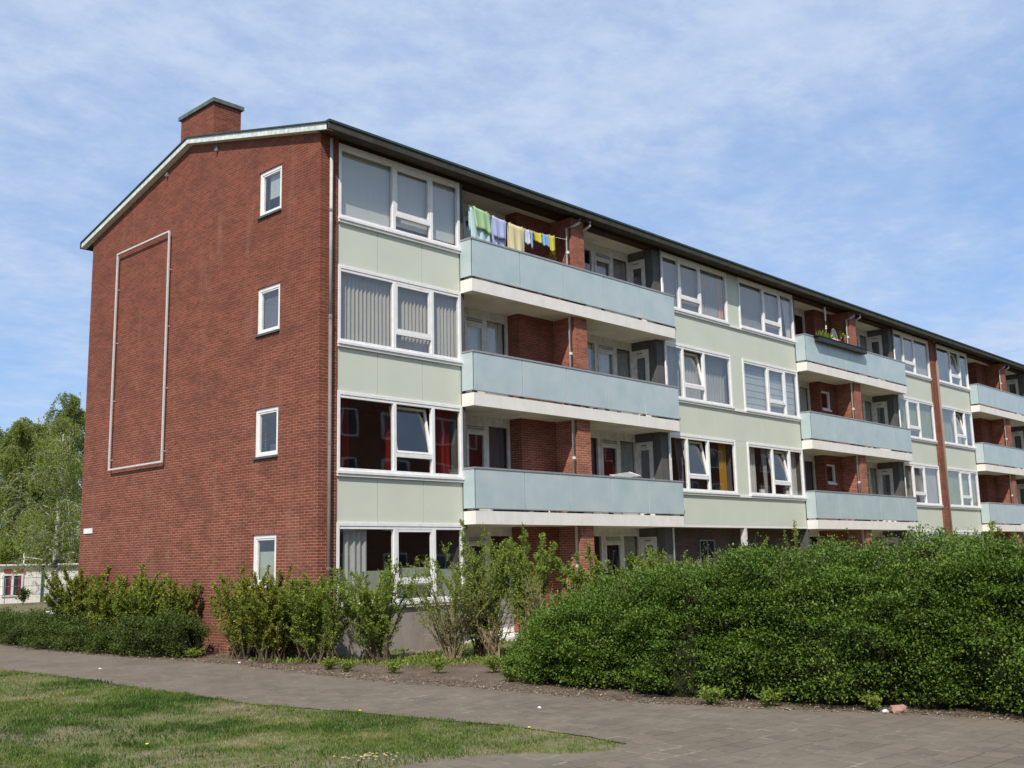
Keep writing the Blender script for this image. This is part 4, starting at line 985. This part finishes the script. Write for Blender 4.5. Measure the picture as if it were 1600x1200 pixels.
# low tangled growth on the soil
def groundcover():
    n = 26000; x = RNG.uniform(-1.6, 6, n); y = RNG.uniform(-6.5, 3, n)
    lim = np.interp(y, [-6.5, -4, -2, 0, 3], [-.6, -.3, -.2, -.9, -.9]); nn = vnoise(x, y, 1.3, 21)*.6+vnoise(x, y, 4, 22)*.4
    keep = (x > lim) & (nn > .50) & ~((x > 0) & (y > -.05)); x, y = x[keep], y[keep]; k = len(x)
    P = np.stack([x, y, np.full(k, G0+.004)+RNG.random(k)*.05], 1); D = RNG.normal(0, .7, (k, 3)); D[:, 2] = np.abs(D[:, 2])+.4
    tag(leaf_mesh('ground_cover', P, D, rdir(k), RNG.uniform(.03, .12, k), RNG.random(k), M['spring'], None, aspect=.25), 'loose weeds and grass under the shrubs', 'ground cover', kind='stuff')
    n = 5200; t = RNG.random(n); yy = RNG.uniform(-14, 8, n); ed = np.interp(yy, [p[1] for p in edgeP][::-1], [p[0] for p in edgeP][::-1]); xx = ed+np.abs(RNG.normal(0, .5, n))-.12
    P = np.stack([xx, yy, np.full(n, G0+.014)], 1); D = RNG.normal(0, 1, (n, 3)); D[:, 2] = np.abs(D[:, 2])*.25; U = rdir(n)*.5+np.array([0,0,1.])
    tag(leaf_mesh('leaf_litter', P, D, U, RNG.uniform(.015, .06, n), RNG.uniform(0, 1, n), M['litter'], None, aspect=.5), 'dry leaf litter and twigs on the soil at the path edge', 'leaf litter', kind='stuff')
M['litter'] = leaf_mat('dry leaves', [(0, (.10, .07, .045)), (.5, (.20, .15, .10)), (1, (.36, .30, .22))], .1)
groundcover()
# rubble at the hedge foot, litter near the street, daisies
def lump(name, loc, s, mat, label, cat, seed=1, flat=.5, group=None):
    import bmesh
    bm = bmesh.new(); bmesh.ops.create_icosphere(bm, subdivisions=2, radius=1)
    for v in bm.verts: 
        v.co *= 1+.45*noise.noise(v.co*1.4+Vector((seed, 0, 0))); v.co.x *= s; v.co.y *= s*.7; v.co.z = v.co.z*s*flat+s*flat*.6
    me = bpy.data.meshes.new(name); bm.to_mesh(me); bm.free(); o = bpy.data.objects.new(name, me); COL.objects.link(o); o.location = loc; me.materials.append(mat); tag(o, label, cat, group); return o
lump('rubble_stone', (-.42, -12.25, G0+.01), .13, simple('pink brick rubble', (.35, .2, .16)), 'pinkish lump of brick rubble at the foot of the hedge on the right', 'rubble', 2)
lump('paper_litter', (-.52, -12.12, G0+.01), .05, simple('white paper', (.7, .68, .66)), 'scrap of white paper beside the brick rubble', 'litter', 5)
lump('plastic_bag', (6.3, 27.3, G0+.02), .32, simple('white plastic', (.75, .76, .78), .3), 'crumpled white plastic bag on the verge left of the forsythias', 'plastic bag', 8)
lump('dark_bag', (5.8, 27.6, G0+.02), .30, simple('dark plastic', (.05, .055, .07), .3), 'dark plastic bag lying beside the white bag on the verge', 'plastic bag', 9)
for i, (x, y, lb) in enumerate([(-1.2, .9, 'white pebble on the soil just left of the corner'), (-3.4, 2.3, 'small white pebble on the left part of the path'), (-2.6, -8.4, 'tiny pale chip on the path nearest the hedge')]):
    lump('pebble', (x, y, G0+.012), .03, M['white'], lb, 'pebble', i+20)
dz = empty('daisy_clump', (-6.18, -9.35, G0)); tag(dz, 'clump of white daisies in the grass at the bottom edge', 'daisies')
k = 34; P = np.stack([RNG.normal(0, .13, k), RNG.normal(0, .13, k), np.full(k, .035)], 1)
fl = MB(); stm = MB(); ctr = MB()
for p in P:
    q = [(p[0]+.016*math.cos(t*PI/5)*(1 if t % 2 else .6), p[1]+.016*math.sin(t*PI/5)*(1 if t % 2 else .6), p[2]+.004*(t % 2)) for t in range(10)]; fl.quad(*q); stm.tube([(p[0], p[1], 0), tuple(p)], .0015, 3); ctr.tube([tuple(p+np.array([0,0,.001])), tuple(p+np.array([0,0,.006]))], .005, 6)
tag(fl.build('petals', simple('white petals', (.8, .8, .8)), dz), kind='stuff'); tag(stm.build('stems', M['spring'], dz), kind='stuff'); tag(ctr.build('flower_centres', simple('yellow centres', (.7, .5, .02)), dz), kind='stuff')
for i, (x, y, lb) in enumerate([(-7.3, -7.0, 'yellow dandelion in the left foreground lawn'), (-4.1, -9.6, 'yellow dandelion near the tip of the lawn'), (-4.35, -6.9, 'dandelion at the edge where the lawn meets the path')]):
    e = empty('dandelion', (x, y, G0)); tag(e, lb, 'dandelion', 'dandelions in the lawn'); MB().tube([(0,0,0), (0,0,.06)], .003, 4).build('stem', M['spring'], e); MB().tube([(0,0,.06), (0,0,.068), (0,0,.075)], [.012, .02, .014], 10).build('flower_head', simple('yellow flower', (.75, .55, .02)), e)
st = empty('stick', (-7.15, -9.0, G0)); tag(st, 'pale dry stick lying in the foreground lawn', 'stick'); MB().tube([(-.12, 0, .03), (0, .01, .045), (.13, -.03, .035)], [.006, .007, .004], 5).build('stick_wood', M['paletwig'], st)

# ------------------------------------------------------------------ birches, cabin and fence in the distance
def tree(loc, h, cr, label, nleaf=26000, ls=.16, seed=1, group='birches behind the lawn on the left', limbs=26, low=.18):
    random.seed(seed); root = empty('birch_tree', (loc[0], loc[1], G0)); tag(root, label, 'tree', group)
    tr = MB(); pts = [Vector((.12*math.sin(t*5+seed)*t, .1*math.cos(t*4)*t, h*t*.97)) for t in np.linspace(0, 1, 9)]
    tr.tube(pts, [.20*(1-.93*t)**.8*(h/11)+.01 for t in np.linspace(0, 1, 9)], 8)
    trunk = tr.build('trunk', M['bark'], root, True)
    lb = MB(); segs = []
    for i in range(limbs):
        t = low+(.96-low)*(i+random.random())/limbs; s = pts[0].lerp(pts[-1], t); s = pts[min(int(t*8), 7)].lerp(pts[min(int(t*8), 7)+1], t*8-int(t*8))
        a = i*2.4+random.random(); prof = math.sin(PI*min(1, (t-low*.5)/(1.02-low*.5))**.75)**.8; l = cr*(prof*.9+.12)*(.75+.4*random.random())
        d = Vector((math.cos(a), math.sin(a), .75)).normalized(); p = [s]
        for j in range(1, 6): 
            d = (d+Vector((random.gauss(0,.13), random.gauss(0,.13), -.13*j*.5+random.gauss(0,.05)))).normalized(); p.append(p[-1]+d*l/5)
        lb.tube(p, [.055*(1-j/5.5)*(1.2-t) for j in range(6)], 5, False)
        for j in range(1, 6):
            for q in range(5):
                s2 = p[j-1].lerp(p[j], random.random()); d2 = (d+Vector((random.gauss(0,.9), random.gauss(0,.9), random.gauss(0,.4)-.1))).normalized(); l2 = l*.25*(.5+random.random())+.3
                m_ = s2+d2*l2*.5; e = s2+d2*l2+Vector((0,0,-.28*l2-.15)); lb.tube([s2, m_, e], [.014, .009, .004], 3, False); segs.append((s2, m_)); segs.append((m_, e))
                for z in range(2):
                    e2 = m_.lerp(e, random.random()); e3 = e2+Vector((random.gauss(0,.2), random.gauss(0,.2), -.45-.5*random.random())); segs.append((e2, e3))
    lb.build('limbs', M['bark'], root)
    wt = np.array([(b-a).length for a, b in segs])*np.array([.3+random.random()**1.5 for _ in segs]); wt /= wt.sum(); idx = RNG.choice(len(segs), nleaf, p=wt)
    A = np.array([segs[i][0] for i in idx]); B = np.array([segs[i][1] for i in idx]); P = A+(B-A)*RNG.random((nleaf, 1))+RNG.normal(0, .07, (nleaf, 3))
    m_ = P[:, 2] > h*.19+RNG.normal(0, .25, nleaf); P = P[m_]; idx = idx[m_]; nleaf = len(P)
    D = rdir(nleaf)+np.array([0,0,-.3]); r = RNG.random(nleaf)*.6+.4*(np.array([i*37 % 101 for i in idx])/101.)
    leaf_mesh('crown', P, D, rdir(nleaf), RNG.uniform(.5, 1.2, nleaf)*ls, r, M['birch'], root, aspect=.6); return root
tree((20.5, 57.6), 15.3, 4.3, 'tallest birch, its crown cut by the edge of the gable', 90000, .13, 3)
tree((13.6, 44), 10.2, 3.0, 'slender birch with pale trunk standing before the cream cabin', 26000, .11, 4)
tree((16.8, 58), 13.0, 4.2, 'broad birch with bare pale branches at the left edge of the picture', 90000, .13, 5)
tree((19.6, 62), 13.8, 4.6, 'dense birch rising behind the cream cabin', 80000, .14, 6)
tree((28, 60), 12.5, 4.4, 'birch mostly hidden behind the gable', 40000, .15, 7)
hedge('far_thicket', [(0, 66, .8, 1), (10, 67, 1, 1), (20, 67, .9, 1), (34, 66, 1, 1)], 2, 4.2, 26000, .24, M['birch'], 'green thicket behind the cream cabin', cat='thicket', lump=.6, seed=31, dens_out=.4, stuff=True)

cb = empty('cabin', (12, 49, G0)); tag(cb, 'low cream boarded cabin with a flat roof beyond the lawn', 'cabin')
MB().box(-9, 18, 0, 7, 0, 2.25).build('wall', M['shedwall'], cb); MB().box(-9.2, 18.2, -.2, 7.2, 2.252, 2.36).build('roof', M['slab'], cb)
f = MB().box(.55, 1.8, -.06, -.002, .42, .50).box(.55, 1.8, -.06, -.002, 1.66, 1.76).box(.55, .66, -.06, -.002, .502, 1.658).box(1.69, 1.8, -.06, -.002, .502, 1.658).box(1.10, 1.24, -.06, -.002, .502, 1.658)
f = f.build('window', M['white'], cb); MB().box(.66, 1.69, -.03, -.003, .502, 1.658).build('pane', simple('dark pane', (.03, .05, .05), .1), f)
for a in (.80, 1.38): MB().box(a+.14, a+.27, -.045, -.031, .52, 1.64).build('curtain', simple('crimson curtain', (.30, .02, .05)), f)
MB().box(.65, 1.85, -.08, -.003, 1.84, 2.06).build('name_board', simple('reddish brown board', (.26, .06, .03)), cb)
MB().hexa([(1.15,-.10,1.90),(1.35,-.10,1.90),(1.35,-.082,1.90),(1.15,-.082,1.90),(1.22,-.10,2.04),(1.28,-.10,2.04),(1.28,-.082,2.04),(1.22,-.082,2.04)]).build('emblem', M['white'], cb)
MB().box(2.9, 3.05, -.06, -.003, 0, 2.24).build('corner_board', simple('green board', (.05, .12, .09)), cb)
MB().tube([(2.0, .5, 2.36), (2.0, .5, 3.0)], .05, 6).build('vent_pipe', M['white'], cb)
wf = empty('wire_fence', (4, 46.5, G0)); tag(wf, 'thin grey wire fence in front of the cream cabin', 'fence')
for i in range(9):
    MB().tube([(i*2.6, 0, 0), (i*2.6, 0, 1.55)], .025, 6).build('post', M['steel'], wf)
mesh_ = MB()
for z in (.05, .55, 1.05, 1.52): mesh_.tube([(0,0,z), (20.8,0,z)], .012, 4)
for i in range(139): mesh_.tube([(i*.15,0,.05), (i*.15,0,1.52)], .003, 3)
mesh_.build('wire_mesh', M['steel'], wf)
tuft('small_bush', (12.1, 44.6, G0), 500, 1.0, .45, M['lowhedge'], 'small reddish bush below the cabin window', 'bush', ls=.16, stems=16)

# opposite block across the green, behind the camera: it shows only as a reflection in the panes
ob = empty('apartment_building', (-2, -31, G0)); tag(ob, 'plain brick apartment block across the green, mirrored in the window panes', 'building')
MB().box(0, 110, -10, 0, 0, 12.4).build('wall', M['brick'], ob); MB().box(-.4, 110.4, -10.4, .4, 12.402, 12.62).build('roof', M['roof'], ob)
wmesh = None; dark = simple('reflected dark pane', (.03, .035, .05), .1)
for i in range(27):
    for k in range(4):
        f = MB(); x = 1.5+i*4; z = 1.0+k*2.8
        f.box(x, x+1.9, .001, .06, z, z+.1).box(x, x+1.9, .001, .06, z+1.4, z+1.5).box(x, x+.1, .001, .06, z+.101, z+1.399).box(x+1.8, x+1.9, .001, .06, z+.101, z+1.399).box(x+.9, x+1, .001, .06, z+.101, z+1.399)
        fw = f.build('window', M['white'], ob); MB().box(x+.1, x+1.8, .001, .02, z+.1, z+1.4).build('pane', dark, fw)

# ------------------------------------------------------------------ sky and sun
SE, AZ = math.radians(47), math.radians(236)     # sun elevation, azimuth clockwise from +Y
w = bpy.data.worlds.new('World'); S.world = w; w.use_nodes = True; nt = w.node_tree
for n in list(nt.nodes): nt.nodes.remove(n)
out = nt.nodes.new('ShaderNodeOutputWorld'); bg = nt.nodes.new('ShaderNodeBackground'); bg.inputs[1].default_value = .13
sky = nt.nodes.new('ShaderNodeTexSky'); sky.sky_type = 'NISHITA'; sky.sun_disc = False; sky.sun_elevation = SE; sky.sun_rotation = AZ; sky.air_density = 1.0; sky.dust_density = .3; sky.ozone_density = 1.2
tc = nt.nodes.new('ShaderNodeTexCoord'); sp = N(nt, 'SeparateXYZ'); L(nt, tc.outputs['Generated'], sp.inputs[0])
zz = maths(nt, 'MAXIMUM', sp.outputs[2], .02); zz = maths(nt, 'ADD', zz, .12)
cx = N(nt, 'CombineXYZ'); L(nt, maths(nt, 'DIVIDE', sp.outputs[0], zz), cx.inputs[0]); L(nt, maths(nt, 'DIVIDE', sp.outputs[1], zz), cx.inputs[1])
v1 = mapping(nt, cx.outputs[0], (.55, .55, 1), (0, 0, .5), (3.1, 1.7, 0)); v2 = mapping(nt, cx.outputs[0], (2.6, 4.2, 1), (0, 0, .95), (.4, 0, 0))
n1 = noise_n(nt, v1, 1.0, 5, .55, .4); n2 = noise_n(nt, v2, 1.0, 7, .62, .25); n3 = noise_n(nt, cx.outputs[0], 9, 6, .7)
s = maths(nt, 'ADD', maths(nt, 'MULTIPLY', n1, .62), maths(nt, 'ADD', maths(nt, 'MULTIPLY', n2, .24), maths(nt, 'MULTIPLY', n3, .14)))
mask = ramp(nt, s, [(.38, (.05,.05,.05)), (.47, (.40,.40,.40)), (.54, (.72,.72,.72)), (.66, (.95,.95,.95))])
c = mixc(nt, mask, mixc(nt, .60, mixc(nt, 1.0, sky.outputs[0], (.50, .66, .82), 'MULTIPLY'), (1.95, 2.95, 4.75)), mixc(nt, ramp(nt, n3, [(.35, (0,0,0)), (.65, (1,1,1))]), (2.95, 3.55, 4.75), (3.5, 4.05, 5.0)))
L(nt, c, bg.inputs[0]); L(nt, bg.outputs[0], out.inputs[0])
sun = bpy.data.lights.new('sun', 'SUN'); sun.energy = 3.7; sun.angle = math.radians(.6); sun.color = (1, .95, .87)
so = bpy.data.objects.new('sun', sun); COL.objects.link(so)
dirv = Vector((math.sin(AZ)*math.cos(SE), math.cos(AZ)*math.cos(SE), math.sin(SE)))
so.rotation_euler = dirv.to_track_quat('Z', 'Y').to_euler(); so.location = (0, 0, 40)

# ------------------------------------------------------------------ camera
cam = bpy.data.cameras.new('camera'); cam.sensor_width = 36; cam.lens = 1635.12/1600*36; cam.clip_end = 3000; cam.clip_start = .1
co = bpy.data.objects.new('camera', cam); COL.objects.link(co)
yaw, pitch, roll = .8165, .167, -.0222
d = Vector((math.cos(pitch)*math.sin(yaw), math.cos(pitch)*math.cos(yaw), math.sin(pitch))); r = Vector((math.cos(yaw), -math.sin(yaw), 0)); u = r.cross(d)
r2 = r*math.cos(roll)+u*math.sin(roll); u2 = -r*math.sin(roll)+u*math.cos(roll)
m = Matrix((r2, u2, -d)).transposed().to_4x4(); m.translation = Vector(CAM); co.matrix_world = m
S.camera = co
S.view_settings.view_transform = 'Standard'; S.view_settings.look = 'None'; S.view_settings.exposure = .5; S.view_settings.gamma = 1
S.cycles.max_bounces = 6; S.cycles.transparent_max_bounces = 12; S.cycles.use_denoising = True
